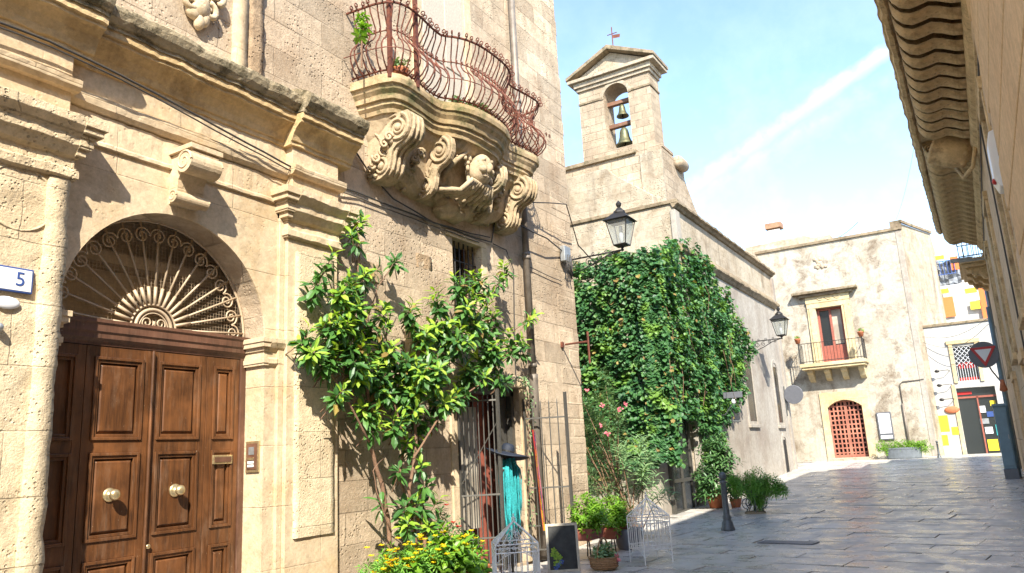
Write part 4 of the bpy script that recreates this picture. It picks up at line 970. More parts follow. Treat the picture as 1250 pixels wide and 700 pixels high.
for i in range(18):
    a = rnd(0, 6.28); r_ = rnd(0, .28); w.ell((-5.0+r_*cos(a), YF+.0, 9.0+r_*sin(a)), (.09, .05, .09), 6, bump=.5)
w.build('eroded_crest', 'tower', fh, True)
# french window
w = MB(); f0, f1, fb, ft = fd[0]
w.box((f0-.34, YF-.07, fb), (f0-.001, YF+.01, ft)); w.box((f1+.001, YF-.07, fb), (f1+.34, YF+.01, ft)); w.box((f0-.34, YF-.09, ft), (f1+.34, YF+.01, ft+.22)); w.box((f0-.26, YF-.10, fb), (f0-.10, YF-.07, ft)); w.box((f1+.10, YF-.10, fb), (f1+.26, YF-.07, ft))
w.box((f0-.36, YF-.11, ft+.22), (f1+.36, YF+.01, ft+.50)); w.build('window_surround', 'fartrim', fh, bevel=.012)
w = MB(); w.box((f0-.85, YF-.36, ft+.62), (f1+.72, YF+.01, ft+.72)); w.box((f0-.6, YF-.22, ft+.50), (f1+.52, YF+.01, ft+.62)); w.build('window_hood', 'darkcap', fh, bevel=.015)
w = MB()
for i in range(3): w.tube([(f0+.1+.33*i+.3*t/8, YF-.12, ft+.44-.12*sin(pi*t/8)) for t in range(9)], .02, 5)
w.build('festoon_carving', 'fartrim', fh, True)
w = MB(); w.box((f0, YF+.29, fb), (f1, YF+.30, ft)); fw = w.build('french_window', 'glass', fh)
w = MB()
for a in (f0, (f0+f1)/2-.045, f1-.09): w.box((a, YF+.20, fb), (a+.09, YF+.28, ft))
for a in (f0+.09, (f0+f1)/2+.045): w.box((a, YF+.215, fb), (a+.37, YF+.275, fb+.75))
w.box((f0+.09, YF+.21, ft-.09), (f1-.09, YF+.275, ft)); w.build('window_frame', 'redpaint', fw, bevel=.006)
w = MB(); w.box((f0+.50, YF+.283, fb+.8), (f0+.55+.35, YF+.288, ft-.1)); w.build('curtain', 'greywood', fw)
w = MB(); w.box((-6.22, YF-.85, 4.60), (-3.70, YF, 4.74)); w.box((-6.16, YF-.79, 4.50), (-3.76, YF, 4.60)); fs = w.build('balcony_slab', 'fartrim', fh, bevel=.015)
for xx in (-5.9, -5.25, -4.6, -3.95):
    w = MB(); w.prism([(xx-.11, YF, 4.5), (xx-.11, YF-.62, 4.5), (xx-.11, YF-.62, 4.38), (xx-.11, YF-.42, 4.30), (xx-.11, YF-.30, 4.12), (xx-.11, YF, 4.02)], (.22, 0, 0)); w.build('corbel', 'fartrim', fs, bevel=.012)
w = MB(); xa, xb, yf = -6.17, -3.75, YF-.8
for a, b_ in (((xa, yf), (xb, yf)), ((xa, yf), (xa, YF)), ((xb, yf), (xb, YF))):
    n_ = int(math.dist(a, b_)/.12)
    for k in range(n_+1):
        q = (a[0]+(b_[0]-a[0])*k/n_, a[1]+(b_[1]-a[1])*k/n_); w.tube([(*q, 4.74), (*q, 5.56)], .008, 4)
    for z_ in (4.82, 5.57): w.tube([(*a, z_), (*b_, z_)], .014, 5)
for xx in (xa, xb): w.tube([(xx, yf, 4.74), (xx, yf, 5.72)], .025, 5)
w.build('balcony_railing', 'blackiron', fh)
# lattice portal
g0, g1, gb, gt = fd[1]; gc = (g0+g1)/2
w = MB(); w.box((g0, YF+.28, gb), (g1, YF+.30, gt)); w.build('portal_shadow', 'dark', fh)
w = MB(); n_ = 12
for k in range(9):
    xx = g0+.03+k*(g1-g0-.06)/8; w.box((xx-(.055 if k == 4 else .028), YF+.17, gb), (xx+(.055 if k == 4 else .028), YF+.235, gt))
for k in range(14):
    zz = gb+.05+k*(gt-gb-.1)/13; w.box((g0, YF+.18, zz-.028), (g1, YF+.228, zz+.028))
w.box((g0+.04, YF+.172, gb), (g1-.04, YF+.232, gb+.35)); w.build('lattice_door', 'redwood', fh)
w = MB(); n_ = 14; rise = .28
ar = [(g0+(g1-g0)*i/n_, gt-rise+rise*sin(pi*i/n_)**.8) for i in range(n_+1)]
for i in range(n_):
    (xa_, za), (xb_, zb_) = ar[i], ar[i+1]; w.prism([(xa_, YF-.05, za), (xb_, YF-.05, zb_), (xb_, YF-.05, gt+.02), (xa_, YF-.05, gt+.02)], (0, .30, 0))
w.box((g0-.26, YF-.052, gb), (g0, YF+.01, gt+.02)); w.box((g1, YF-.052, gb), (g1+.26, YF+.01, gt+.02)); w.box((g0-.26, YF-.052, gt+.02), (g1+.26, YF+.01, gt+.34))
w.build('portal_surround', 'fartrim', fh, bevel=.01)
w = MB(); w.box((-5.7, YF-.5, zg(34)-.05), (-3.95, YF, zg(34)+.09)); w.build('doorstep', 'church', fh, bevel=.02)
nb = empty('notice_case', 'pale framed notice case on the wall right of the lattice door', 'notice case')
w = MB(); w.box((-3.72, YF-.08, 1.55), (-3.2, YF-.001, 2.62)); w.build('case', 'signgrey', nb, bevel=.01)
w = MB(); w.box((-3.67, YF-.085, 1.80), (-3.25, YF-.079, 2.57)); w.build('paper', 'signwhite', nb); w = MB(); w.box((-3.67, YF-.085, 1.60), (-3.25, YF-.079, 1.72)); w.build('paper', 'signwhite', nb)
w = MB(); w.tube([(-2.72, YF-.05, 1.0), (-2.72, YF-.05, 2.9)], .045, 8); w.tube([(-2.72, YF-.04, 2.9), (-2.72, YF-.04, 3.65), (-2.6, YF-.04, 3.75), (-1.85, YF-.04, 3.78)], .018, 6); w.build('drainpipe', 'pipe', fh, True)

# ================================================================== SHOP
sp_ = empty('white_shop', 'low whitewashed shop with barred window over its open glass door', 'shop')
YS = 34.6
w = MB(); w.wall('y', YS, (-1.86, 1.6), (0, 5.85), [(-.72, .02, 3.62, 4.95), (-.85, .45, .85, 3.35)], .25, 1)
w.add([(-1.86, YS, 5.85), (1.6, YS, 5.85), (1.6, YS+3, 5.85), (-1.86, YS+3, 5.85)], [(0, 1, 2, 3)]); w.build('wall', 'white', sp_)
w = MB(); w.box((-1.93, YS-.06, 5.82), (1.6, YS+.25, 5.92)); w.box((-1.95, YS-.05, .7), (-1.86, YS+.3, 5.82)); w.build('coping', 'darkcap', sp_, bevel=.01)
w = MB(); w.box((-.86, YS-.06, 3.55), (-.73, YS+.01, 5.05)); w.box((.03, YS-.06, 3.55), (.16, YS+.01, 5.05)); w.box((-.92, YS-.08, 5.05), (.22, YS+.01, 5.2)); w.box((-.99, YS-.05, .8), (-.86, YS+.01, 3.5)); w.build('window_surround', 'fartrim', sp_, bevel=.01)
w = MB(); w.box((-.72, YS+.2, 3.62), (.02, YS+.22, 4.95)); gw = w.build('window', 'glass', sp_)
w = MB()
for k in range(-8, 9):
    for s_ in (1, -1):
        a = Vector((-.35+k*.13-.4*s_, YS+.03, 3.62+.0)); pts = []
        x0_, x1_ = -.35+k*.16-.66*s_*.5, -.35+k*.16+.66*s_*.5
        z0_, z1_ = 4.2, 4.95
        P1, P2 = [x0_, z0_], [x1_, z1_]
        lo, hi = -.71, .01
        def clip(xa, za, xb, zb_):
            t0, t1 = 0, 1
            if xa == xb: return None
            for bnd in (lo, hi):
                t = (bnd-xa)/(xb-xa)
                if (xb > xa) == (bnd == lo): t0 = max(t0, t)
                else: t1 = min(t1, t)
            return None if t0 >= t1 else (xa+(xb-xa)*t0, za+(zb_-za)*t0, xa+(xb-xa)*t1, za+(zb_-za)*t1)
        c_ = clip(*P1, *P2)
        if c_: w.tube([(c_[0], YS+.03+.01*s_, c_[1]), (c_[2], YS+.03+.01*s_, c_[3])], .011, 4)
for k in range(9): w.tube([(-.68+k*.085, YS+.05, 3.62), (-.68+k*.085, YS+.05, 4.2)], .009, 4)
w.build('window_grille', 'signwhite', gw)
w = MB()
for k in range(5): w.box((-.62+k*.12, YS+.15, 4.1), (-.54+k*.12, YS+.17, 4.32))
w.box((-.66, YS+.14, 3.64), (-.02, YS+.17, 3.74)); w.build('red_lettering', 'redpetal', gw)
w = MB(); w.box((-.84, YS+.23, .86), (.44, YS+.245, 3.34)); sd = w.build('shop_window', 'glass', sp_)
w = MB(); w.box((-.22, YS+.15, .86), (-.17, YS+.22, 3.0)); w.box((-.84, YS+.15, 2.95), (.44, YS+.22, 3.02)); w.build('door_frame', 'redpaint', sd); w = MB()
random.seed(5)
for (x_, z_, ww, hh, c_) in ((-.1, 2.5, .22, .25, 'signwhite'), (.13, 2.3, .22, .2, 'blueink'), (-.1, 2.05, .3, .2, 'zinc'), (.0, 1.7, .25, .25, 'signwhite'), (.28, 2.7, .18, .2, 'yellow'), (.05, 1.15, .34, .42, 'yellow'), (-.6, 3.15, .5, .1, 'redpetal'), (.3, 1.7, .14, .4, 'turq')):
    w = MB(); w.box((x_-ww/2, YS+.19, z_-hh/2), (x_+ww/2, YS+.21, z_+hh/2)); w.build('shop_display', c_, sd)
for (x_, z_, ww, hh, c_) in ((-1.5, 2.05, .42, .62, 'yellow'), (-1.55, 1.42, .30, .4, 'yellow'), (-1.12, 1.75, .22, .3, 'yellow'), (-1.2, 1.3, .25, .25, 'signwhite')):
    w = MB(); w.box((x_-ww/2, YS-.015, z_-hh/2), (x_+ww/2, YS-.002, z_+hh/2)); w.build('wall_poster', c_, sp_)
w = MB(); w.ell((-1.1, YS-.04, 2.55), (.26, .06, .14), 10); w.build('shell_sign', 'terra', sp_, True)
w = MB()
for z_ in (4.05, 3.5, 2.95):
    w.tube([(-.95, YS, z_), (-1.0, YS-.25, z_+.02), (-1.35, YS-.28, z_)], .012, 5); w.ell((-1.38, YS-.28, z_), (.09, .05, .06), 7)
w.build('sign_arm', 'blackiron', sp_)
# terraces with netting above and behind
tr = empty('terraced_house', 'white terraces behind the shop hung with orange netting and yellow banners', 'building')
w = MB(); w.box((-.9, 39, 0), (4, 46, 7.3)); w.box((-1.2, 42, 7.3), (4, 46, 9.0)); w.build('wall', 'white', tr)
w = MB(); w.box((-1.55, 38.3, 6.4), (-1.15, 38.33, 8.1)); w.box((-1.1, 38.9, 6.7), (-.45, 38.93, 7.6)); w.build('netting', 'orange', tr)
w = MB(); w.box((.55, 38.8, 6.4), (.95, 38.85, 8.2)); w.box((-.3, 38.8, 8.75), (.0, 38.85, 9.35)); w.build('netting', 'orange', tr)
w = MB(); w.box((-1.15, 38.855, 7.75), (.9, 38.89, 8.1)); w.box((-1.0, 38.852, 9.3), (-.2, 38.89, 9.55)); w.build('banner', 'signwhite', tr)
for (a, b_, c_, d_) in ((-1.1, -.55, 7.78, 7.98), (.05, .5, 7.62, 7.85), (.15, .52, 6.9, 7.25), (-.95, -.5, 9.33, 9.5)): MB().box((a, 38.82, c_), (b_, 38.85, d_)).build('yellow_banner', 'yellow', tr)
w = MB()
for k in range(7):
    for j in range(8): w.v.append((-.95+k*.16, 38.9+.12*sin(k*1.7+j)+.1*(j % 2), 9.25-j*.17-.1*sin(k*.8)))
for k in range(6):
    for j in range(7): a = k*8+j; w.f.append((a, a+1, a+9, a+8)); w.mi.append(0)
w.build('tarpaulin', 'tarp', tr)
w = MB()
for k in range(8): w.tube([(-1.15+k*.14, 38.75, 8.6), (-1.15+k*.14, 38.75, 9.2)], .02, 4)
for z_ in (8.6, 9.2): w.tube([(-1.15, 38.75, z_), (-.15, 38.75, z_)], .025, 4)
w.build('terrace_railing', 'blueink', tr)
# ================================================================== STREET THINGS
random.seed(11)
def text_mesh(txt, size, name, mat, parent, mt, ext=.002):
    cu = bpy.data.curves.new(name, 'FONT'); cu.body = txt; cu.size = size; cu.extrude = ext; cu.align_x = 'CENTER'; cu.align_y = 'CENTER'
    o = bpy.data.objects.new(name, cu); COL.objects.link(o)
    me = bpy.data.meshes.new_from_object(o); COL.objects.unlink(o); bpy.data.objects.remove(o)
    me.transform(mt); me.materials.clear(); me.materials.append(M[mat]); o = bpy.data.objects.new(name, me); COL.objects.link(o); o.parent = parent; return o
# house number tile
hn = empty('house_number', 'blue rimmed white enamel tile with the number 5 on the rough pilaster', 'house number')
XN = X0+.175
w = MB(); w.box((XN-.02, 2.84, 3.07), (XN+.008, 3.16, 3.27)); w.build('plate', 'blueink', hn, bevel=.006)
w = MB(); w.box((XN+.0081, 2.855, 3.085), (XN+.011, 3.145, 3.255)); w.build('face', 'signwhite', hn)
text_mesh('5', .16, 'numeral', 'blueink', hn, Matrix(((0, 0, 1, XN+.0125), (1, 0, 0, 3.06), (0, 1, 0, 3.172), (0, 0, 0, 1))))
w = MB(); w.ell((XN, 2.98, 2.98), (.02, .10, .05), 14); tag(w.build('enamel_plate', 'signwhite', None, True), 'small oval white enamel plate just below the number tile', 'plate')
w = MB(); w.ell((XN+.02, 2.93, 2.78), (.04, .035, .035), 10); w.tube([(XN-.02, 2.93, 2.78), (XN+.02, 2.93, 2.78)], .015, 8); tag(w.build('bell_push', 'zinc', None, True), 'little round metal bell push under the oval plate at the left edge', 'bell push')
# cables
def cable(pts, r, label, n=6, mat='cable'):
    P_ = []
    for a, b_ in zip(pts, pts[1:]):
        a, b_ = Vector(a), Vector(b_); k = max(2, int((b_-a).length/.12))
        for i in range(k): q = a.lerp(b_, i/k); P_.append(q + Vector((0, 0, .012*noise.noise(q*2.5))))
    P_.append(Vector(pts[-1])); w = MB(); w.tube(P_, r, n)
    return tag(w.build('cable', mat, None, True), label, 'cable')
def yz(px, py, x): return tuple(at(px, py, 'x', x))
XW = -6.39
cable([yz(-20, 20, -6.25), yz(60, 50, -6.25), yz(148, 92, -6.25), yz(250, 147, -6.34), yz(352, 202, -6.34), yz(372, 212, XW), yz(437, 236, -6.45), yz(520, 268, -6.46), yz(585, 292, -6.46), yz(600, 296, -6.46), yz(604, 268, -6.46)], .011, 'thick black cable pair sagging along the cornice frieze towards the balcony')
cable([yz(-20, 26, -6.25), yz(60, 56, -6.25), yz(148, 97, -6.26), yz(250, 153, -6.34), yz(352, 207, -6.34), yz(375, 218, XW), yz(437, 242, -6.45), yz(520, 273, -6.46), yz(585, 296, -6.46)], .008, 'thin lower cable running just beneath the thick one on the cornice')
cable([yz(431, 168, -6.46), yz(434, 185, -6.46), yz(450, 210, -6.46), yz(480, 243, -6.46), yz(530, 272, -6.46), yz(575, 285, -6.46), yz(598, 290, -6.46)], .011, 'black cable looping down under the carved balcony')
cable([yz(612, 262, -6.44), yz(640, 278, -6.3), yz(668, 292, -6.3), yz(688, 308, -6.44)], .013, 'twisted cable crossing the drainpipe to the junction box')
cable([yz(615, 245, -6.44), (-6.1, 12.4, 6.2), tuple(at(706, 300, 'y', 13.6)), tuple(at(740, 335, 'y', 16.5))], .012, 'black cable hanging free from the palazzo corner into the ivy')
cable([yz(602, 298, -6.46), yz(618, 305, -6.46), yz(627, 330, -6.46), yz(628, 400, -6.46), yz(630, 470, -6.46)], .009, 'thin cable dropping beside the drainpipe to the shop door')
cable([yz(645, 325, -6.46), yz(665, 335, -6.46), yz(686, 344, -6.46)], .008, 'short cable right of the drainpipe')
w = MB(); w.box((-6.46, 12.72, 5.22), (-6.36, 12.98, 5.52)); jb = w.build('box', 'zinc', None, bevel=.01)
je = empty('junction_box', 'grey electric junction box with a tangle of wires on the palazzo corner', 'junction box'); jb.parent = je
w = MB()
for k in range(7):
    a = Vector((-6.38, 12.75+rnd(0, .3), 5.25)); w.tube([a, a+Vector((.04, rnd(-.05, .1), -.12)), a+Vector((.02, rnd(0, .15), -.3)), a+Vector((.0, rnd(-.05, .15), -.2)), a+Vector((.05, rnd(-.05, .2), .1))], .007, 5)
w.build('wires', 'cable', je, True)

cable([(XR-.02, 5.5, 6.12), (XR-.02, 10.0, 6.05), (XR-.02, 16, 6.12), (XR-.02, 23.2, 6.02)], .012, 'black cable clipped along the right wall just below the eave')
cable([(XR-.02, 12.9, 6.05), (XR-.02, 12.95, 4.0), (XR-.02, 12.9, 1.0)], .012, 'black cable dropping down the right wall')
# wall lamps: four sided lantern on a scrolled bracket
def lantern(name, label, root, arm, sc=1.0, group='wrought iron wall lanterns'):
    e = empty(name, label, 'street lamp', group); r = Vector(root); out = Vector((arm, 0, 0)); c = r + out
    w = MB(); w.tube([r, c], .018*sc, 7)
    w.tube([r+Vector((0, 0, -.34*sc)), r+Vector((arm*.35, 0, -.22*sc)), r+Vector((arm*.7, 0, -.06*sc)), c+Vector((-.05, 0, -.01))], .012*sc, 6)
    for k, (f_, r_) in enumerate(((.14, .085), (.36, .08), (.58, .06), (.76, .045))): w.tube(spiral(r+out*f_+Vector((0, 0, (-.11 if k < 2 else -.06)*sc)), (1, 0, 0), (0, 0, 1 if k % 2 else -1), r_*sc, .012, 1.4, k, 18), .009*sc, 5)
    for k in range(3): w.tube(spiral(r+out*(.2+.25*k)+Vector((0, 0, .05*sc)), (1, 0, 0), (0, 0, 1), .04*sc, .01, 1.2, 3, 12), .007*sc, 5)
    w.box((r.x-.03, r.y-.04, r.z-.4*sc), (r.x+.01, r.y+.04, r.z+.1*sc)); w.build('bracket', 'blackiron', e, True)
    b0 = c.z+.10*sc; h_ = .52*sc; a0, a1 = .13*sc, .23*sc
    w = MB(); w.lathe([(.02, -.02), (.03, .0), (.02, .03), (.05, .06), (.11, .08), (.13, .10)], c, 12); w.lathe([(.0, 0), (.0001, 0)], c, 3)
    cor = [(-1, -1), (1, -1), (1, 1), (-1, 1)]
    for sx, sy in cor: w.tube([(c.x+sx*a0, c.y+sy*a0, b0), (c.x+sx*a1, c.y+sy*a1, b0+h_)], .012*sc, 5)
    for z_, a in ((b0, a0), (b0+h_, a1)):
        for i in range(4): w.tube([(c.x+cor[i][0]*a, c.y+cor[i][1]*a, z_), (c.x+cor[(i+1) % 4][0]*a, c.y+cor[(i+1) % 4][1]*a, z_)], .014*sc, 5)
    w.add([(c.x+x*a1*1.22, c.y+y*a1*1.22, b0+h_) for x, y in cor] + [(c.x+x*.11*sc, c.y+y*.11*sc, b0+h_+.16*sc) for x, y in cor], [(0, 1, 5, 4), (1, 2, 6, 5), (2, 3, 7, 6), (3, 0, 4, 7), (4, 5, 6, 7), (0, 3, 2, 1)])
    w.lathe([(.12*sc, 0), (.13*sc, .03*sc), (.12*sc, .07*sc), (.08*sc, .10*sc), (.06*sc, .13*sc), (.03*sc, .15*sc), (.055*sc, .20*sc), (.06*sc, .24*sc), (.03*sc, .28*sc), (.0, .31*sc)], (c.x, c.y, b0+h_+.14*sc), 12)
    w.build('lantern_frame', 'blackiron', e)
    g = MB(); ii = .93; g.add([(c.x+x*a0*ii, c.y+y*a0*ii, b0) for x, y in cor]+[(c.x+x*a1*ii, c.y+y*a1*ii, b0+h_) for x, y in cor], [(0, 1, 5, 4), (1, 2, 6, 5), (2, 3, 7, 6), (3, 0, 4, 7)]); g.build('glass', 'clearglass', e)
    g = MB(); g.lathe([(.02, 0), (.035, .05), (.05, .12), (.045, .2), (.02, .26)], (c.x, c.y, b0+.02), 10); g.lathe([(.035, 0), (.03, .1)], (c.x, c.y, b0+.3*sc), 10); g.build('bulb', 'signwhite', e, True)
    return e
lantern('wall_lantern', 'black iron lantern on a long scrolled arm at the palazzo corner, against the church wall', (X0, 13.2, 5.34), 1.12, .92)
lantern('wall_lantern', 'black iron lantern on a scrolled arm on the church side wall, before the end house', (-6.3, 26.2, 5.0), .95, 1.0)
# small lamp and blank plate at the edge of the ivy
sm = empty('bracket_sign', 'small pale sign board with a lamp beneath on a curved arm at the ivy edge', 'sign')
c = at(895, 487, 'x', -5.75)
w = MB(); w.tube([(XC, c.y+.05, c.z-.45), (-6.0, c.y, c.z-.40), (-5.8, c.y, c.z-.15), (-5.75, c.y, c.z+.1)], .018, 6); w.tube([(-6.28, c.y+.4, c.z-.55), (-5.7, c.y+.3, c.z-.6)], .018, 6); w.build('arm', 'castiron', sm, True)
w = MB(); w.obox((-5.75, c.y, c.z+.10), .50, .05, .16, radians(10)); w.build('board', 'signgrey', sm, bevel=.008)
w = MB(); w.ell((-5.75, c.y, c.z-.08), (.06, .06, .07), 10); w.build('lamp', 'signwhite', sm, True)
# round sign seen from behind at the church corner
rs = empty('round_sign', 'grey round street sign on a bracket at the far church corner', 'sign'); c = Vector((-5.95, 29.9, 3.36))
w = MB(); w.lathe([(.0, 0), (.33, 0), (.345, .01), (.345, .025), (.33, .03), (.0, .03)], c, 28, Matrix.Rotation(pi/2, 4, 'X')); w.build('disc', 'signgrey', rs)
w = MB(); w.tube([(XC+.02, 29.95, 3.36), (-5.95, 29.95, 3.36)], .025, 6); w.tube([(XC+.03, 29.95, 2.6), (XC+.03, 29.95, 3.7)], .02, 6); w.build('bracket', 'castiron', rs)
# give way sign on dark disc + post
gs = empty('give_way_sign', 'red rimmed give way triangle on a dark disc hung from a blue grey post', 'traffic sign'); c = Vector((.20, 24.7, 3.70))
w = MB(); w.tube([(.50, 24.8, zg(24.8)), (.50, 24.8, 5.0)], .05, 10); w.build('post', 'bluebox', gs, True)
w = MB(); w.lathe([(.0, 0), (.36, 0), (.36, .02), (.0, .02)], c+Vector((0, .03, 0)), 28, Matrix.Rotation(pi/2, 4, 'X')); w.build('disc', 'signgrey', gs)
def tri(r, y, z0=0): return [(c.x+r*sin(a), y, c.z+.03+r*cos(a)) for a in (pi, pi+2*pi/3, pi+4*pi/3)]
w = MB(); w.prism(tri(.36, c.y-.02), (0, .015, 0)); w.build('triangle', 'red', gs, bevel=.02)
w = MB(); w.prism(tri(.23, c.y-.026), (0, .005, 0)); w.build('triangle_face', 'signwhite', gs)
w = MB(); w.tube([(c.x, c.y+.06, c.z-.1), (c.x+.12, c.y+.1, c.z-.45), (.5, c.y+.1, c.z-.8)], .02, 6); w.tube([(c.x, c.y+.06, c.z), (.5, c.y+.1, c.z)], .02, 6); w.build('bracket', 'castiron', gs)
w = MB(); w.lathe([(.0, -.2), (.10, -.16), (.04, .12), (.0, .14)], (.50, 24.55, 2.85), 10); tag(w.build('wall_bell', 'terra', None, True), 'small rusty cone shaped siren under the give way sign', 'siren')
# blue grey utility cabinet
uc = empty('utility_cabinet', 'tall blue grey metal utility cabinet standing against the right wall', 'cabinet'); z0 = zg(24.4)
w = MB(); w.box((.18, 24.2, z0+.24), (.46, 24.6, z0+1.85)); w.build('body', 'bluebox', uc, bevel=.012)
w = MB(); w.box((.15, 24.16, z0+1.85), (.49, 24.64, z0+1.92)); w.build('lid', 'bluebox', uc, bevel=.01)
w = MB(); w.box((.16, 24.18, z0-.03), (.49, 24.62, z0+.24)); w.build('plinth', 'signgrey', uc, bevel=.01)
w = MB(); w.box((.21, 24.185, z0+.32), (.43, 24.198, z0+1.76)); dr = w.build('door', 'bluebox', uc, bevel=.004)
w = MB(); w.box((.40, 24.165, z0+1.0), (.42, 24.184, z0+1.12)); w.build('handle', 'zinc', dr)
# alarm box
ab = empty('alarm_box', 'white plastic alarm box with a red strobe high on the right wall', 'alarm box')
al = Vector((XR-.07, 9.95, 4.62))
w = MB(); w.prism([(XR-.005, 9.82, 4.25), (XR-.005, 9.82, 4.95), (XR-.10, 9.82, 4.92), (XR-.13, 9.82, 4.80), (XR-.13, 9.82, 4.38), (XR-.09, 9.82, 4.27)], (0, .36, 0)); w.build('case', 'alarm', ab, bevel=.012)
w = MB(); w.ell((XR-.125, 9.93, 4.36), (.03, .06, .035), 8); w.build('strobe', 'red', ab, True)
w = MB(); w.tube([(XR, 22.9, 6.0), (XR-.75, 22.9, 6.02)], .03, 6); w.obox((XR-.55, 22.9, 6.05), .5, .16, .09, .1); tag(w.build('floodlight', 'zinc'), 'flat grey floodlight on an arm under the end of the eave', 'floodlight')
# bollards
def bollard(name, loc, label, sc):
    e = empty(name, label, 'bollard', 'cast iron bollards', loc)
    w = MB(); w.lathe([(a*sc, b_*sc) for a, b_ in ((.13, -.03), (.13, .04), (.115, .06), (.105, .14), (.085, .17), (.075, .20), (.08, .22), (.08, .25), (.062, .28), (.056, .6), (.052, .86), (.068, .875), (.068, .90), (.05, .915), (.045, .93))], (0, 0, 0), 20); w.build('shaft', 'castiron', e, True)
    w = MB(); w.ell((0, 0, 1.0*sc), (.072*sc, .072*sc, .082*sc), 14); w.lathe([(.075*sc, -.006), (.075*sc, .006)], (0, 0, .99*sc), 16); w.build('knob', 'castiron', e, True)
    return e
bollard('bollard', (-4.45, 14.9, zg(14.9)), 'near bollard with a round knob, in front of the potted shrubs', .98)
bollard('bollard', (-1.72, 33.0, zg(33)-.02), 'tiny distant bollard before the white shop corner', .60)

# ---- birdcages of white wire
def birdcage(loc, rot, label, H=1.0, W=.44, D=.40):
    e = empty('birdcage', label, 'birdcage', 'white wire birdcages', loc); e.rotation_euler.z = rot
    a, d = W/2, D/2; zt, zb_ = H*.66, H*.20; cor = [(-a, -d), (a, -d), (a, d), (-a, d)]; r = .0055
    w = MB()
    for x, y in cor: w.tube([(x, y, .02), (x, y, zt)], .010, 5)
    for z_ in (zb_, zb_+.06, zt, zt-.09):
        for i in range(4): w.tube([(*cor[i], z_), (*cor[(i+1) % 4], z_)], .008, 5)
    for i in range(4):
        (x0_, y0_), (x1_, y1_) = cor[i], cor[(i+1) % 4]; n_ = 7
        for k in range(1, n_): 
            x, y = x0_+(x1_-x0_)*k/n_, y0_+(y1_-y0_)*k/n_; w.tube([(x, y, zb_), (x, y, zt-.09)], .006, 4)
            w.tube(spiral((x, y, zt-.045), ((x1_-x0_)/W if abs(x1_-x0_) > .01 else 0, (y1_-y0_)/D if abs(y1_-y0_) > .01 else 0, 0), (0, 0, 1), .028, .008, 1.2, k*2, 10), .0042, 4)
            w.tube(spiral((x, y, zb_+.03), ((x1_-x0_)/W if abs(x1_-x0_) > .01 else 0, (y1_-y0_)/D if abs(y1_-y0_) > .01 else 0, 0), (0, 0, 1), .02, .008, 1.2, k*2, 10), .0042, 4)
        for s_, p0 in ((1, (x0_, y0_)), (-1, (x1_, y1_))):                        # arched aprons
            for zz, sg in ((zb_, -1), (zt-.09, -1)):
                dx, dy = (x1_-x0_)*s_, (y1_-y0_)*s_
                w.tube([(p0[0]+dx*t*.5, p0[1]+dy*t*.5, zz-.11*(1-t)**2*1.0) for t in (0, .25, .5, .75, 1)], .004, 4)
                w.tube(spiral((p0[0]+dx*.22, p0[1]+dy*.22, zz-.03), (dx/abs(dx+dy), dy/abs(dx+dy), 0), (0, 0, 1), .025, .006, 1.3, 0, 10), .0042, 4)
    for x, y in cor: w.ell((x, y, .01), (.012, .012, .012), 6)
    fl = w.build('cage_frame', 'whitewire', e)
    w = MB()
    for k in range(9): t = -1+2*k/8; w.tube([(t*a, -d, zb_), (t*a, d, zb_)], .0028, 4); w.tube([(-a, t*d, zb_), (a, t*d, zb_)], .0028, 4)
    w.build('floor', 'whitewire', e)
    w = MB(); ap = Vector((0, 0, H*.92))
    mids = [((cor[i][0]+cor[(i+1) % 4][0])/2, (cor[i][1]+cor[(i+1) % 4][1])/2) for i in range(4)]
    for x, y in cor: w.tube([(x, y, zt), ap], .010, 5)
    for i in range(4):
        (x0_, y0_), (x1_, y1_) = cor[i], cor[(i+1) % 4]
        for k in range(1, 6):
            f_ = k/6; p_ = Vector((x0_+(x1_-x0_)*f_, y0_+(y1_-y0_)*f_, zt)); hgt = 1-abs(f_-.5)*2
            w.tube([p_, p_.lerp(ap, .35+.45*hgt)], .0042, 4)
        m_ = Vector((*mids[i], zt)); u_ = Vector((x1_-x0_, y1_-y0_, 0)).normalized(); v_ = (ap-m_).normalized()
        for s_ in (-1, 1): w.tube(spiral(m_+u_*s_*.055+v_*.07, u_*s_, v_, .05, .01, 1.5, -1.2, 16), .0038, 4)
        w.tube(spiral(m_+v_*.15, u_, v_, .035, .008, 1.5, 0, 12), .0035, 4)
    for k in range(4): w.tube(spiral((.0, .0, H*.945), (cos(k*pi/2), sin(k*pi/2), 0), (0, 0, 1), .03, .005, 1.3, -1.5, 12), .004, 4)
    w.lathe([(.0, 0), (.012, .01), (.006, .03), (.011, .045), (.0, .06)], (0, 0, H*.95), 8)
    w.build('cage_roof', 'whitewire', e); return e
birdcage((-5.02, 8.18, .0), radians(38), 'white wire birdcage cut by the bottom edge, before the shop gate', .95, .50, .46)
birdcage((-4.55, 11.25, .0), radians(52), 'white wire birdcage standing alone on the paving by the flower pots', 1.0, .46, .44)

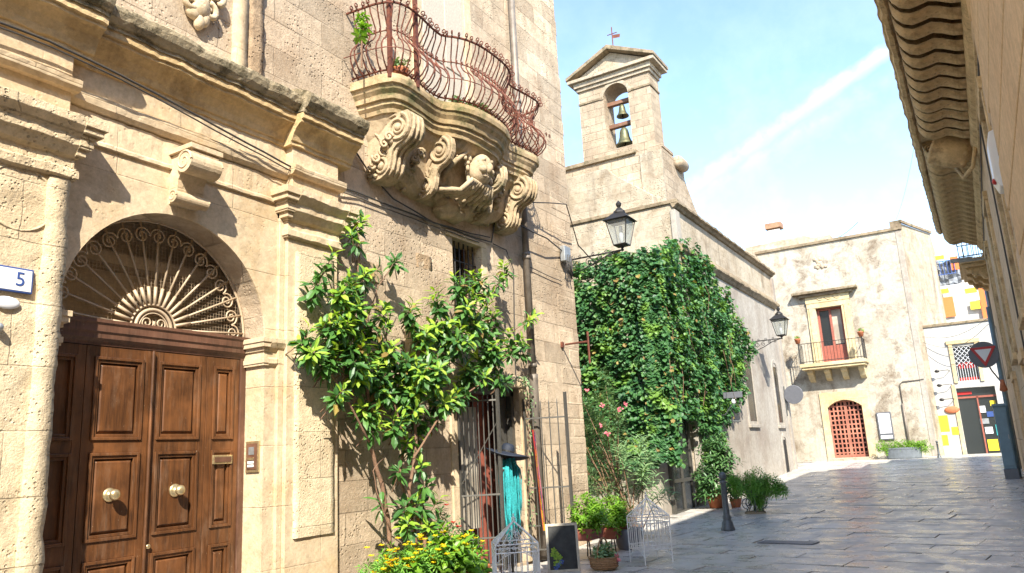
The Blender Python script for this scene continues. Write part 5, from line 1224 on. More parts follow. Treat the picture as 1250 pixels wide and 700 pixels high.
# ---- chalkboard
cbd = empty('chalkboard', 'small blackboard in a pale frame leaning by the gate, flowers painted in its corner', 'chalkboard')
P0 = Vector((-5.62, 10.02, 0)); u_ = Vector((.42, .26, 0)).normalized(); n_ = Vector((u_.y, -u_.x, 0)); lean = (Vector((0, 0, 1))-n_*.16).normalized()
def cb(u0, u1, v0, v1, d0, d1, name, mat, par, bev=0):
    w = MB(); q = [P0+u_*a+lean*b_+n_*d0 for a, b_ in ((u0, v0), (u1, v0), (u1, v1), (u0, v1))]; w.prism(q, n_*(d1-d0)); return w.build(name, mat, par, bevel=bev)
W_, H_ = .46, .66
bd = cb(.02, W_-.02, .02, H_-.02, 0, .012, 'board', 'slate', cbd)
for a in ((0, .035, 0, H_), (W_-.035, W_, 0, H_), (.0355, W_-.0355, 0, .035), (.0355, W_-.0355, H_-.035, H_)): cb(*a, -.004, .024, 'frame', 'wframe', cbd, .003)
w = MB(); fn = n_*.014
for k, (a, b_, r_, c_) in enumerate(((.10, .30, .03, 0), (.14, .25, .028, 1), (.18, .20, .03, 0), (.12, .20, .026, 1), (.08, .24, .025, 0), (.17, .13, .03, 1), (.12, .12, .03, 1))):
    q = P0+u_*a+lean*b_+fn
    for j in range(5):
        t = j*2*pi/5; w.leaf(q, u_*cos(t)+lean*sin(t), n_, r_*1.5, r_*1.1, 0)
w.build('painted_flowers', 'leaf_young', bd)
w = MB()
for (a, b_) in ((.15, .10), (.20, .14), (.12, .06)):
    q = P0+u_*a+lean*b_+fn*1.1
    for j in range(5): t = j*2*pi/5+.3; w.leaf(q, u_*cos(t)+lean*sin(t), n_, .04, .03, 0)
w.build('painted_blue_flowers', 'blueink', bd)

# ---- hat, scarf and their stand
HC = at(619, 553, 'x', -6.05)
sn = empty('display_stand', 'slim dark display stand hidden by the turquoise scarf in the shop doorway', 'display stand')
w = MB(); w.tube([(HC.x, HC.y, .0), (HC.x, HC.y, HC.z)], .018, 8); w.ell((HC.x, HC.y, HC.z-.06), (.075, .08, .11), 10); w.tube([(HC.x, HC.y-.20, HC.z-.26), (HC.x, HC.y, HC.z-.19), (HC.x, HC.y+.20, HC.z-.26)], .03, 8); w.build('pole', 'blackiron', sn, True)
w = MB(); w.lathe([(.20, 0), (.20, .015), (.02, .03)], (HC.x, HC.y, .0), 18); w.build('foot', 'blackiron', sn)
w = MB(); mt = Matrix.Rotation(radians(-12), 4, 'X') @ Matrix.Rotation(radians(10), 4, 'Y'); n1_, n2_ = 30, 5
for i in range(n2_+1):
    r_ = .10+.23*i/n2_
    for k in range(n1_):
        a = 2*pi*k/n1_; z_ = .035*sin(2*a+.6)*(i/n2_)**1.3 - .035*(i/n2_)**2; w.v.append(tuple(HC + mt @ Vector((r_*cos(a), r_*sin(a), z_))))
for i in range(n2_):
    for k in range(n1_): w.f.append((i*n1_+k, i*n1_+(k+1) % n1_, (i+1)*n1_+(k+1) % n1_, (i+1)*n1_+k)); w.mi.append(0)
ht = empty('sun_hat', 'wide brimmed navy blue hat perched above the turquoise scarf', 'hat')
br = w.build('brim', 'navy', ht, True); sd_ = br.modifiers.new('thick', 'SOLIDIFY'); sd_.thickness = .006
w = MB(); w.lathe([(.105, -.01), (.105, .03), (.098, .08), (.085, .115), (.05, .135), (.0, .13)], HC, 20, mt); w.build('crown', 'navy', ht, True)
w = MB(); w.lathe([(.108, 0), (.108, .03)], HC, 20, mt); w.build('band', 'blackiron', ht)
w = MB()
for k in range(120):
    s_ = -1 if k < 76 else 1; y_ = HC.y + (rnd(-.17, -.02) if s_ < 0 else rnd(.06, .21)); x_ = HC.x + rnd(-.06, .09); zt = HC.z-.12-abs(y_-HC.y)*.35; ln = rnd(.75, 1.05) if s_ < 0 else rnd(.55, .95)
    pts = [Vector((HC.x+rnd(-.05, .08), HC.y+(y_-HC.y)*.4, HC.z-.08)), Vector((x_, y_, zt-.05))]
    for j in range(1, 6): pts.append(Vector((x_+.02*noise.noise(Vector((k, j, 0))*.7), y_+.03*noise.noise(Vector((k*.3, j*.5, 3))), zt-.05-ln*j/5)))
    w.tube(pts, [.010, .011, .011, .010, .009, .007, .004], 4)
tag(w.build('fringed_scarf', 'turq', None, True), 'long turquoise fringed scarf hanging in the shop doorway', 'scarf')
# ribbons on the gate
rbn = empty('ribbons', 'bunch of rainbow ribbons tied to the open gate leaf', 'ribbons')
a0 = at(650, 525, 'x', -6.27); a1 = at(663, 648, 'x', -6.2)
for k, mt_ in enumerate(('red', 'orange', 'yellow', 'blueink', 'pink')):
    w = MB(); ln = 1.0 if mt_ in ('yellow', 'orange') else (.8 if mt_ == 'red' else .92); pts = []
    for j in range(9):
        t = j/8*ln; q = Vector(a0).lerp(Vector(a1), t)+Vector((.02, (k-2)*.014*(1-.3*t)+.012*sin(t*5+k), 0)); pts.append(q)
    for j in range(8):
        p_, q = pts[j], pts[j+1]; d_ = Vector((0, .019, 0)); w.add([p_-d_, p_+d_, q+d_, q-d_], [(0, 1, 2, 3)])
    o = w.build('ribbon', mt_, rbn); so_ = o.modifiers.new('t', 'SOLIDIFY'); so_.thickness = .002

# ================================================================== PLANTS
def blobpts(blobs, n, depth=.25):
    tot = sum(r*r for _, r in blobs); out = []
    for c, r in blobs:
        k = max(1, int(round(n*r*r/tot)))
        for _ in range(k):
            while True:
                v = Vector((rnd(-1, 1), rnd(-1, 1), rnd(-1, 1)))
                if v.length < 1: break
            out.append((Vector(c)+Vector((v.x*min(r, depth), v.y*r, v.z*r)), Vector(c)))
    return out
def pxblobs(lst, ax, val):
    out = []
    for (px, py, r) in lst:
        p_ = at(px, py, ax, val); dist = (p_-EYE).dot(FW); out.append((p_, r*dist/FPX))
    return out
def whorl(mb, p, ax, n, ln, wd, open_=.9, droop=.3):
    ax = ax.normalized(); s_ = ax.orthogonal().normalized(); t_ = ax.cross(s_); a0 = rnd(0, 6.28)
    for k in range(n):
        a = a0+k*2.4+rnd(-.2, .2); f_ = k/n; rad = s_*cos(a)+t_*sin(a)
        d = (rad*(open_+.3*f_)+ax*(1.0-f_*1.1)+Vector((0, 0, -droop*f_))).normalized()
        mb.leaf(p-ax*ln*.5*f_+rad*.01, d, ax+Vector((0, 0, .5))-d*.2, ln*rnd(.75, 1.15), wd*rnd(.8, 1.15), rnd(.05, .35))
random.seed(21)
shr = empty('climbing_shrub', 'tall evergreen shrub with large glossy leaves climbing the palazzo wall beside the shop door', 'shrub')
def sp3(pts, sub=4, jit=.02):
    out = []
    P_ = [Vector(p) for p in pts]
    for a, b_ in zip(P_, P_[1:]):
        for k in range(sub): q = a.lerp(b_, k/sub); out.append(q+Vector((jit*noise.noise(q*5), jit*noise.noise(q*5+Vector((3, 3, 3))), 0)))
    return out+[P_[-1]]
stems = [([(478, 705), (476, 650), (466, 590), (452, 545), (450, 500), (442, 420), (438, 340), (437, 285)], .032, -6.2),
         ([(518, 705), (518, 650), (498, 600), (508, 545), (505, 490), (530, 440), (570, 400), (605, 350), (622, 333)], .026, -6.1),
         ([(512, 700), (505, 640), (488, 585), (495, 540), (478, 480), (468, 430), (478, 375)], .022, -6.25),
         ([(505, 560), (540, 500), (585, 470), (625, 425), (648, 382)], .015, -6.0),
         ([(452, 540), (420, 480), (385, 430), (372, 412)], .014, -6.1), ([(445, 440), (415, 380), (395, 325)], .013, -6.2), ([(445, 400), (462, 350), (480, 322)], .010, -6.1), ([(477, 650), (460, 600), (455, 575), (468, 560)], .010, -6.0)]
tw = MB()
for lst, r, x_ in stems:
    pts = sp3([at(px, py, 'x', x_) for px, py in lst]); n_ = len(pts); tw.tube(pts, [r*(1-.7*i/n_) for i in range(n_)], 7)
tw.build('trunk', 'bark', shr, True)
B = [(437, 272, 12), (436, 295, 10), (400, 318, 11), (480, 317, 9), (462, 323, 8), (440, 340, 15), (418, 352, 16), (432, 380, 22), (405, 400, 20), (372, 410, 9), (388, 345, 9), (380, 355, 8),
     (470, 380, 9), (455, 398, 18), (430, 430, 26), (398, 440, 20), (380, 425, 14), (468, 432, 20), (460, 465, 24), (412, 478, 12), (440, 455, 20), (487, 455, 18), (470, 485, 14), (500, 378, 9), (505, 390, 9),
     (560, 350, 14), (590, 345, 18), (620, 330, 9), (610, 345, 10), (568, 375, 22), (540, 365, 12), (600, 398, 24), (652, 378, 8), (640, 388, 8), (556, 415, 26), (600, 435, 28), (520, 415, 18), (624, 418, 18), (575, 460, 24), (530, 450, 26), (495, 440, 18), (641, 425, 9), (540, 395, 18), (580, 400, 18), (610, 462, 12), (505, 470, 20),
     (498, 488, 22), (450, 500, 14), (540, 488, 18), (512, 515, 18), (484, 522, 12), (452, 520, 9), (560, 480, 16), (505, 545, 9),
     (520, 590, 11), (512, 610, 12), (532, 612, 8), (497, 618, 9), (488, 572, 9), (470, 612, 8), (530, 640, 10), (500, 640, 10), (515, 570, 8)]
pts = []
for k, (px, py, r) in enumerate(B):
    xx = -6.12+.22*noise.noise(Vector((px*.02, py*.02, 0)))+(.12 if px > 520 else 0)
    pts += blobpts(pxblobs([(px, py, r)], 'x', xx), max(1, r*r/50), .22)
fol = MB(); yng = MB(); twg = MB()
for p_, c in pts:
    ax = ((p_-c).normalized()*.7+Vector((.5, -.25, .75))).normalized() if (p_-c).length > 1e-3 else Vector((.4, 0, 1))
    whorl(fol, p_-ax*.06, ax, random.choice((8, 9, 10, 11)), rnd(.14, .20), rnd(.058, .080), .9, 1.0)
    twg.tube([p_-ax*.28+Vector((-.06, 0, -.05)), p_-ax*.1, p_], [.007, .005, .003], 4)
    if random.random() < .55: whorl(yng, p_+ax*.03, ax, random.choice((5, 6, 7)), rnd(.12, .17), rnd(.045, .06), .75, .1)
for i in range(0, len(fol.f), 6):
    if random.random() < .03:
        for k in range(6): fol.mi[i+k] = 1
fol.build('foliage', ['leaf_shrub', 'leaf_dead'], shr); yng.build('young_leaves', 'leaf_young', shr); twg.build('twigs', 'bark', shr)

# ---- ivy
random.seed(31)
iv = empty('ivy', 'huge curtain of dark green ivy covering the annex and church corner', 'ivy')
def inpoly(x, y, P_):
    c = False; j = len(P_)-1
    for i in range(len(P_)):
        if (P_[i][1] > y) != (P_[j][1] > y) and x < (P_[j][0]-P_[i][0])*(y-P_[i][1])/(P_[j][1]-P_[i][1])+P_[i][0]: c = not c
        j = i
    return c
def pl2(lst, ax, val, i, j): return [(at(px, py, ax, val)[i], at(px, py, ax, val)[j]) for px, py in lst]
front = [(-10.5, .6), (-10.5, 6.5)] + pl2([(706, 338), (722, 345), (740, 318), (760, 306), (785, 314), (806, 312)], 'y', 16.5, 0, 2) + [(-5.9, 6.3), (-5.85, 1.4)]
side = [(16.45, 1.9), (16.45, 6.35)] + pl2([(806, 306), (826, 296), (845, 286), (862, 300), (882, 340), (906, 375), (924, 420), (922, 455), (910, 500), (892, 535), (884, 560), (868, 590)], 'x', -5.85, 1, 2) + [(19.35, .9), (19.05, 2.3), (17.4, 2.35), (17.0, 1.2)]
ivl = MB(); strands = MB()
def bulge(p_): return .14+.34*max(0, .5+.9*noise.noise(p_*.9))+.22*noise.noise(p_*2.4)+.12*noise.noise(Vector((p_.x*4, p_.y*4, p_.z*7)))
def putleaf(base, n0, ns, dep):
    o = bulge(base)*1.0
    p_ = base+n0*(o-dep); d = (Vector((rnd(-.7, .7), rnd(-.7, .7), rnd(-1.1, .15)))+n0*rnd(.1, .8)).normalized()
    nr = (n0*rnd(.5, 1)+Vector((rnd(-.4, .4), rnd(-.4, .4), rnd(.3, 1.3)))).normalized()
    s_ = rnd(.085, .145); ivl.leaf(p_, d, nr, s_, s_*rnd(.8, 1.0), rnd(-.05, .3))
for poly, kind, N_ in ((front, 0, 15500), (side, 1, 16500)):
    a0_, a1_ = min(p_[0] for p_ in poly), max(p_[0] for p_ in poly); b0_, b1_ = min(p_[1] for p_ in poly), max(p_[1] for p_ in poly); c_ = 0
    while c_ < N_:
        a, z_ = rnd(a0_, a1_), rnd(b0_, b1_); jx = .22*noise.noise(Vector((a*2, z_*2, kind*9))); jz = .25*noise.noise(Vector((a*2.3, 5, z_*2.1)))
        if not inpoly(a+jx, z_+jz, poly): c_ += .2; continue
        dep = abs(random.gauss(0, .09))+(rnd(.1, .3) if random.random() < .2 else 0)
        if kind == 0: putleaf(Vector((a, 16.85, z_)), Vector((0, -1, 0)), None, dep)
        else: putleaf(Vector((-6.42 if a < 19.3 else -6.28, a, z_)), Vector((1, 0, 0)), None, dep)
        c_ += 1
# rounded top and corner
for k in range(3800):
    t = rnd(0, 1); a = rnd(0, pi/2); z_ = rnd(1.4, 6.0+.5*noise.noise(Vector((a*3, 0, k*.01)))); r_ = .42+.15*noise.noise(Vector((a*2, z_, 4)))
    p_ = Vector((-6.42+r_*sin(a), 16.88-r_*cos(a), z_)); n0 = Vector((sin(a), -cos(a), 0)); d = (Vector((rnd(-.6, .6), rnd(-.6, .6), rnd(-1, .1)))+n0*.5).normalized()
    s_ = rnd(.07, .12); ivl.leaf(p_, d, (n0+Vector((0, 0, .5))), s_, s_, .15)
for k in range(3600):
    x_ = rnd(-10, -6.2); p_ = Vector((x_, rnd(16.5, 18.2), 6.15+.22*noise.noise(Vector((x_*1.6, 0, 0)))+.10*noise.noise(Vector((x_*5, 3, 0)))+rnd(-.2, .12))); s_ = rnd(.07, .12)
    ivl.leaf(p_, Vector((rnd(-1, 1), rnd(-1, .5), rnd(-.5, .8))), Vector((0, -.4, 1)), s_, s_, .15)
n_ = len(ivl.f)
for i in range(0, n_, 6):                                            # a few withered leaves
    if random.random() < .025:
        for k in range(6): ivl.mi[i+k] = 1
ivl.build('foliage', ['leaf_ivy', 'leaf_dead'], iv)
rn = MB()                                                            # loose runners hanging out of the mass
for k in range(46):
    a = rnd(0, 1)
    b0 = Vector((rnd(-9.3, -6.2), 16.35, rnd(2.2, 6.2))) if a < .5 else Vector((-5.85, rnd(16.8, 21.5), rnd(2.6, 5.6)))
    o_ = Vector((.1, -.2, 0)) if a < .5 else Vector((.25, 0, 0)); L_ = rnd(.35, .9)
    for j in range(int(L_*16)):
        q_ = b0+o_*min(1, j/5)+Vector((.05*sin(j*.7+k), .05*cos(j*.5+k), -j*.06)); rn.leaf(q_, Vector((rnd(-.8, .8), rnd(-.8, .8), rnd(-1, .1))), Vector((.5, -.5, .8)), rnd(.05, .09), rnd(.05, .08), .1)
rn.build('runners', 'leaf_ivy', iv)
for k in range(14):
    y_ = rnd(16.6, 22); z_ = rnd(3, 6); p_ = Vector((-5.9+rnd(-.1, .25), y_, z_)); strands.tube([p_, p_+Vector((.06, rnd(-.2, .2), -.3)), p_+Vector((.02, rnd(-.3, .3), -.8))], .006, 4)
strands.build('stems', 'bark', iv)
an_w = None

# ---- oleander
random.seed(41)
ol = empty('oleander', 'tall oleander with narrow leaves and a few pink flowers in front of the ivy', 'shrub')
OB = [(715, 500, 18), (735, 478, 14), (738, 455, 8), (722, 520, 20), (745, 530, 26), (775, 555, 24), (712, 560, 20), (740, 570, 28), (790, 578, 18), (765, 595, 26), (725, 600, 20), (800, 600, 12), (700, 530, 12), (815, 596, 10), (748, 500, 14), (706, 485, 8)]
lf = MB(); st = MB(); fl = MB(); root = Vector((-6.0, 13.9, .05))
for px, py, r in OB:
    for p_, c in blobpts(pxblobs([(px, py, r)], 'y', 13.9+rnd(-.3, .3)), max(3, r*r/17), .35):
        ax = (Vector((p_.x-root.x, p_.y-root.y, 1.4))).normalized()
        for k in range(11):
            a = k*2.4; s_ = ax.orthogonal().normalized(); t_ = ax.cross(s_); d = ((s_*cos(a)+t_*sin(a))*.9+ax*(.9-.07*k)+Vector((0, 0, -.1))).normalized()
            lf.leaf(p_-ax*.018*k, d, ax, rnd(.13, .20), rnd(.022, .032), rnd(.1, .35))
        if random.random() < .13: q = root+Vector((rnd(-.2, .2), rnd(-.2, .2), 0)); st.tube([q, q.lerp(p_, .5)+Vector((0, 0, .15)), p_], [.014, .009, .004], 5)
for px, py in ((764, 494), (757, 500), (736, 496), (735, 520), (703, 468), (717, 478), (742, 530), (700, 500)):
    p_ = at(px, py, 'y', 13.5)
    for j in range(9): fl.leaf(p_+Vector((rnd(-.03, .03), rnd(-.03, .03), rnd(-.03, .03))), Vector((rnd(-1, 1), rnd(-1, .2), rnd(-.5, 1))), Vector((.3, -1, .4)), .045, .035, .1)
lf.build('foliage', 'leaf_ol', ol); st.build('stems', 'bark', ol); fl.build('flowers', 'pink', ol)

def bush(name, label, cat, centers, n, mat, ln, wd, pot=None, group=None, ax0=(0, 0, 1), k=8, open_=1.0, droop=.3, flowers=None, whorls=True):
    e = empty(name, label, cat, group); f_ = MB()
    for p_, c in blobpts(centers, n, 9):
        ax = ((p_-c).normalized()*.8+Vector(ax0)).normalized(); whorl(f_, p_, ax, k, ln*rnd(.8, 1.2), wd*rnd(.8, 1.2), open_, droop)
    f_.build('foliage', mat, e)
    if flowers:
        m_, nf, s_ = flowers; g = MB()
        for p_, c in blobpts(centers, nf, 9):
            d0 = (p_-c).normalized() if (p_-c).length > .001 else Vector((0, 0, 1)); rr = max(r for cc, r in centers if (Vector(cc)-c).length < 1e-6) if False else (p_-c).length
            q = p_+Vector((rnd(0, .05), rnd(-.05, 0), .10))
            for j in range(7): a = j*.9; g.leaf(q, Vector((cos(a), sin(a), .25+.3*(j % 2))), Vector((0, 0, 1)), s_, s_*.75, .05)
        g.build('flowers', m_, e)
    return e
# marigolds and broad leaves at the foot of the shrub
random.seed(51)
trg = empty('flower_trough', 'long terracotta trough at the foot of the palazzo wall under the yellow flowers', 'planter')
w = MB(); w.prism([(-6.35, 6.75, .0), (-5.85, 6.75, .0), (-5.80, 6.75, .28), (-6.38, 6.75, .28)], (0, 2.1, 0)); w.build('trough', 'terra', trg, bevel=.02)
w = MB(); w.box((-6.33, 6.8, .28), (-5.85, 8.8, .30)); w.build('soil', 'soil', trg)
mb = [((-5.9, 6.75+.24*i, .46+.05*(i % 2)), .22) for i in range(8)]
bush('marigolds', 'low bed of yellow flowers at the bottom edge, below the climbing shrub', 'flowers', mb, 420, 'leaf_fern', .07, .02, flowers=('ypetal', 120, .045), k=9)
bl_ = pxblobs([(560, 678, 24), (548, 665, 16), (580, 690, 20), (530, 690, 20), (540, 655, 12), (500, 692, 14)], 'x', -5.85)
bush('broad_leaf_plant', 'bushy plant with broad bright leaves between the yellow flowers and the birdcage', 'plant', bl_, 55, 'leaf_pot', .15, .085, k=7, droop=.6)
bl_ = pxblobs([(552, 640, 12), (540, 625, 10), (560, 655, 10)], 'x', -6.1)
bush('thin_shrub', 'sparse dark twiggy plant with a red flower beside the shop door', 'plant', bl_, 22, 'leaf_dark', .07, .02, k=8, flowers=('redpetal', 2, .05))
# creeper round the doorway
w = MB(); cr = empty('creeper', 'thin green creeper with small white blooms trailing over the shop door lintel', 'creeper'); g = MB()
path = [yz(590, 470, -6.40), yz(612, 463, -6.38), yz(640, 466, -6.38), yz(645, 500, -6.42), yz(644, 560, -6.42), yz(646, 640, -6.42)]
P_ = sp3(path, 10, .05); w.tube(P_, .006, 4); w.build('stem', 'bark', cr); w = MB()
for i, q in enumerate(P_):
    for j in range(9 if i < 24 else 3): w.leaf(q+Vector((rnd(0, .08), rnd(-.08, .08), rnd(-.06, .08))), Vector((rnd(0, 1), rnd(-1, 1), rnd(-1, .5))), Vector((1, 0, .5)), .05, .035, .2)
    if i < 18 and i % 2: 
        for j in range(4): g.leaf(q+Vector((.06, rnd(-.05, .05), rnd(0, .08))), Vector((rnd(-1, 1), rnd(-1, 1), rnd(0, 1))), Vector((1, 0, .5)), .028, .024, 0)
w.build('foliage', 'leaf_ol', cr); g.build('flowers', 'signwhite', cr)
# bright potted plants in red troughs
random.seed(61)
for (px, py, r2, lab) in ((716, 628, 22, 'bright green bushy pot plant in a red trough, left one behind the gate post'), (746, 628, 20, 'bright green bushy pot plant in a red trough, right one beside the oleander')):
    c = at(px, py, 'x', -5.65); zt = max(c.z-.20, .2)
    e = bush('potted_plant', lab, 'pot plant', [(c+Vector((0, 0, .03)), .30), (c+Vector((.12, .1, .0)), .24), (c+Vector((.1, -.12, -.08)), .22)], 190, 'leaf_pot', .075, .03, k=9, group='bright green pot plants')
    w = MB(); w.prism([(c.x-.14, c.y-.24, zt-.18), (c.x+.14, c.y-.24, zt-.18), (c.x+.19, c.y-.24, zt), (c.x-.19, c.y-.24, zt)], (0, .48, 0)); w.build('pot', 'redpaint', e, bevel=.012)
    w = MB()
    for sx in (-1, 1):
        for sy in (-1, 1): w.tube([(c.x+sx*.13, c.y+sy*.2, 0), (c.x+sx*.11, c.y+sy*.2, zt-.18)], .012, 5)
    w.build('stand', 'blackiron', e)
c = Vector((-5.45, 12.55, 0))
e = empty('wrapped_tub', 'grey cloth wrapped tub on the ground under the pot plants', 'tub'); w = MB(); w.lathe([(.17, 0), (.20, .05), (.22, .2), (.24, .34), (.23, .36), (.19, .34)], c, 18)
for i in range(len(w.v)): v = Vector(w.v[i]); w.v[i] = tuple(v+Vector((.03*noise.noise(v*9), .03*noise.noise(v*9+Vector((5, 0, 0))), 0)))
w.build('cloth', 'signgrey', e, True)
w = MB(); w.lathe([(.19, .32), (.0, .33)], c, 14); w.build('soil', 'soil', e)
# basket
bk = empty('flower_basket', 'wicker basket with a hoop handle and small leafy plant beside the blackboard', 'basket'); c = at(738, 694, 'z', .02)
w = MB(); w.lathe([(.17, 0), (.19, .02), (.215, .14), (.225, .16), (.21, .165), (.19, .13)], c, 24); 
for z_ in (.03, .06, .09, .12, .15): w.tube([(c.x+(.192+.14*(z_))*cos(a), c.y+(.192+.14*z_)*sin(a), c.z+z_) for a in [2*pi*k/24 for k in range(25)]], .008, 5)
w.build('bowl', 'wicker', bk)
w = MB(); w.tube([(c.x, c.y+.2*cos(pi*k/12), c.z+.15+.26*sin(pi*k/12)) for k in range(13)], .012, 6); w.build('handle', 'wicker', bk, True)
w = MB()
for j in range(9): w.leaf(c+Vector((.2, -.03, .15)), Vector((rnd(-.3, .6), rnd(-.6, .6), rnd(-1, .8))), Vector((1, -.5, 0)), .08, .03, .1)
w.build('bow', 'pink', bk)
bush('basket_plant', 'small blue green leafy plant growing in the wicker basket', 'plant', [(c+Vector((0, -.08, .2)), .13), (c+Vector((0, .1, .2)), .13)], 45, 'leaf_ol', .07, .04, k=7)
# rounded stone
w = MB(); c = at(818, 628, 'z', .12); w.ell((c.x-.05, c.y+.1, .25), (.26, .24, .46), 14, bump=.25); tag(w.build('guard_stone', 'fartrim', None, True), 'rounded pale guard stone at the corner below the ivy', 'stone')
# dark shrub in terracotta pot
random.seed(71)
c = Vector((-5.80, 18.75, zg(18.75)))
e = bush('potted_shrub', 'dark leafy shrub in a terracotta pot against the church corner', 'pot plant', pxblobs([(868, 585, 22), (885, 565, 18), (870, 555, 20), (890, 590, 14), (862, 600, 14), (880, 540, 12)], 'y', 18.5), 300, 'leaf_dark', .14, .045, k=8)
w = MB(); w.lathe([(.17, 0), (.24, .34), (.265, .35), (.27, .42), (.24, .42), (.22, .36)], c, 24); w.build('pot', 'terra', e, True)
w = MB(); w.lathe([(.22, .36), (.0, .37)], c, 16); w.build('soil', 'soil', e)
w = MB()
for k in range(4): w.tube([c+Vector((0, 0, .35)), c+Vector((rnd(-.15, .15), rnd(-.1, .1), .9)), c+Vector((rnd(-.3, .3), 0, 1.3))], [.02, .014, .006], 5)
w.build('trunk', 'bark', e)
for k, (dx, dy) in enumerate(((.45, .0),)):
    cc = c+Vector((dx, dy, 0)); e = bush('potted_shrub', 'small dark leafy plant low beside the terracotta pot', 'pot plant', [(cc+Vector((0, 0, .35)), .22)], 30, 'leaf_dark', .10, .035, k=7)
    w = MB(); w.lathe([(.10, 0), (.14, .18), (.15, .2)], cc, 16); w.build('pot', 'terra', e, True)
# feathery plant on a curly stand
random.seed(81)
c = Vector((-4.62, 17.6, zg(17.6)))
e = bush('feathery_plant', 'wide feathery green plant spilling over a curly metal stand in mid street', 'pot plant', pxblobs([(905, 592, 14), (925, 588, 17), (943, 592, 13), (955, 596, 8), (925, 598, 15), (898, 588, 8), (927, 612, 8)], 'y', 17.6), 420, 'leaf_fern', .11, .016, k=14, droop=.8)
w = MB(); w.lathe([(.03, 0), (.025, .3), (.14, .34), (.17, .5), (.15, .5)], c, 16)
for k in range(5):
    a = k*2*pi/5; w.tube(spiral(c+Vector((.16*cos(a), .16*sin(a), .22)), (cos(a), sin(a), 0), (0, 0, 1), .13, .03, 1.3, -1.5, 18), .011, 5); w.tube([c+Vector((0, 0, .3)), c+Vector((.15*cos(a), .15*sin(a), .1)), c+Vector((.22*cos(a), .22*sin(a), .0))], .011, 5)
w.build('stand', 'castiron', e, True)
w = MB(); w.lathe([(.24, -.02), (.22, .03), (.1, .05)], c, 14); w.build('stone_base', 'darkcap', e)
# trough at the end house
random.seed(91)
e = bush('planter_box', 'grey oval planter of bright green bushes at the foot of the end house', 'planter', [((-3.0+.22*i, 33.3, zg(33.3)+.42+.06*(i % 2)), .26) for i in range(-3, 5)], 420, 'leaf_pot', .09, .03, k=7)
w = MB(); n_ = 24; prof = [(.9, -.02), (.98, .05), (1.0, .34), (1.04, .36), (1.04, .42), (.9, .42)]
for r_, z_ in prof:
    for k in range(n_): a = 2*pi*k/n_; w.v.append((-2.9+.62*r_*cos(a), 33.3+.3*r_*sin(a), zg(33.3)+z_))
for i in range(len(prof)-1):
    for k in range(n_): w.f.append((i*n_+k, i*n_+(k+1) % n_, (i+1)*n_+(k+1) % n_, (i+1)*n_+k)); w.mi.append(0)
w.f.append(tuple((len(prof)-1)*n_+k for k in range(n_))); w.mi.append(0); w.build('trough', 'planter', e)
for x_, lab in ((-6.17, 'terracotta pot of geranium on the left end of the far balcony rail'), (-3.75, 'terracotta pot of geranium on the right end of the far balcony rail')):
    cc = Vector((x_, 33.2, 5.60)); e = bush('flower_pot', lab, 'flower pot', [(cc+Vector((0, 0, .24)), .12)], 14, 'leaf_pot', .06, .04, k=6, group='pots on the far balcony', flowers=('redpetal', 4, .03))
    w = MB(); w.lathe([(.08, 0), (.12, .16), (.13, .17), (.13, .2), (.1, .2)], cc, 14); w.build('pot', 'terra', e, True)
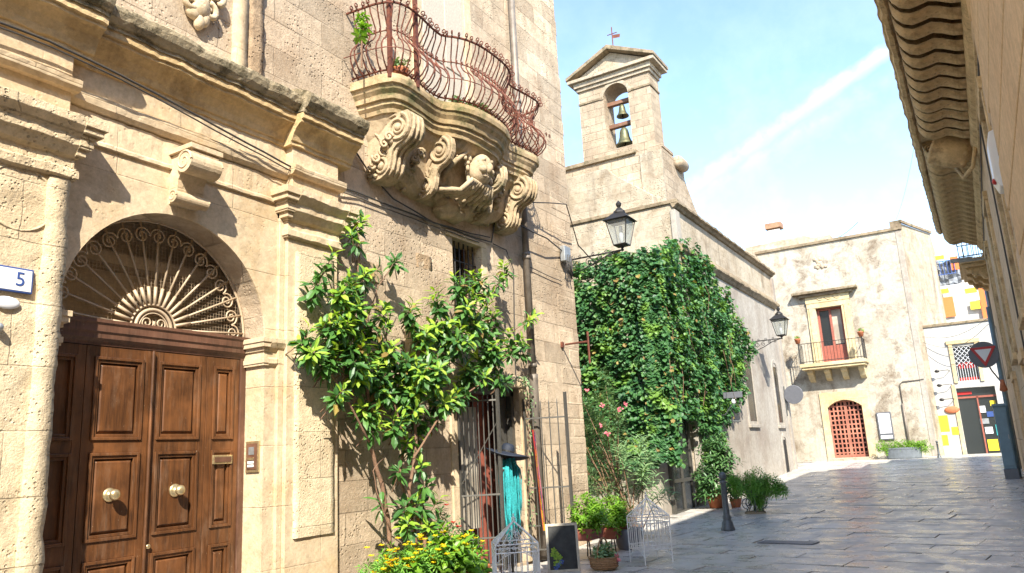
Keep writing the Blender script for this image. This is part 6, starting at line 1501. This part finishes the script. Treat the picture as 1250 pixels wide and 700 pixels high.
# plants on the carved balcony
random.seed(95)
def bp_(px, py, x_): return at(px, py, 'x', x_)
e = bush('balcony_succulent', 'tall fleshy green plant at the left end of the rusty balcony', 'plant', [(bp_(441, 22, -6.1), .06), (bp_(443, 38, -6.1), .07), (bp_(437, 42, -6.1), .05)], 14, 'leaf_pot', .10, .05, k=7)
w = MB(); q = bp_(441, 30, -6.1); w.tube([(q.x, q.y, 6.56), (q.x, q.y+.01, q.z)], .012, 6); w.build('stem', 'bark', e)
for i, (px, py, x_, lab) in enumerate(((560, 118, -5.95, 'left clump of green plants behind the balcony rail'), (580, 126, -5.9, 'middle clump of green plants behind the balcony rail'), (592, 132, -5.85, 'right clump of green plants behind the balcony rail'), (488, 82, -5.95, 'small green tuft near the balcony corner post'))):
    q = bp_(px, py, x_); q = Vector((q.x, q.y, 6.80))
    e = bush('balcony_plant', lab, 'plant', [(q, .12)], 16, 'leaf_ol', .09, .04, k=7, group='plants on the carved balcony'); w = MB(); w.lathe([(.08, 0), (.11, .15), (.12, .17)], (q.x, q.y, 6.565), 14); w.build('pot', 'terra', e, True)
# aerials on the end house
def aerial(loc, h, label, rot):
    w = MB(); l = Vector(loc); w.tube([l, l+Vector((0, 0, h))], .018, 5); d = Vector((cos(rot), sin(rot), .12))
    w.tube([l+Vector((0, 0, h*.85))-d*.5, l+Vector((0, 0, h*.85))+d*.5], .012, 4)
    for k in range(6): c = l+Vector((0, 0, h*.85))+d*(-.45+.18*k); w.tube([c-Vector((0, .2, 0)), c+Vector((0, .2, 0))], .008, 4)
    return tag(w.build('aerial', 'zinc'), label, 'aerial')
aerial((-3.3, 34.8, 9.86), .95, 'thin television aerial on the end house roof', .4)
w = MB(); pts = [Vector((-4.9, 35.5, 10.2)).lerp(Vector((-3.3, 34.9, 10.75)), t/10)+Vector((0, 0, -.15*sin(pi*t/10))) for t in range(11)]; w.tube(pts, .012, 4); tag(w.build('cable', 'cable'), 'slack aerial cable above the end house roof', 'cable')
for i, (z_, sag, lab) in enumerate(((5.5, .35, 'upper wire sagging across the white shop front'), (5.3, .55, 'lower wire sagging across the white shop front'))):
    w = MB(); w.tube([Vector((-1.8, 34.45, z_)).lerp(Vector((.65, 33.5, z_+.3)), t/14)+Vector((0, 0, -sag*sin(pi*t/14))) for t in range(15)], .010, 4); tag(w.build('cable', 'cable'), lab, 'cable')
for a, b_, lab in (((-6.6, 16.9, 9.2), (.4, 14, 7.4), 'faint overhead wire crossing the sky between church and eave'), ((-1.9, 34.2, 10.3), (.2, 12, 7.3), 'faint overhead wire from the end house to the eave')):
    w = MB(); a, b_ = Vector(a), Vector(b_); w.tube([a.lerp(b_, t/12)+Vector((0, 0, -.3*sin(pi*t/12))) for t in range(13)], .004, 3); 
    if 'church' not in lab: tag(w.build('cable', 'cable'), lab, 'cable')
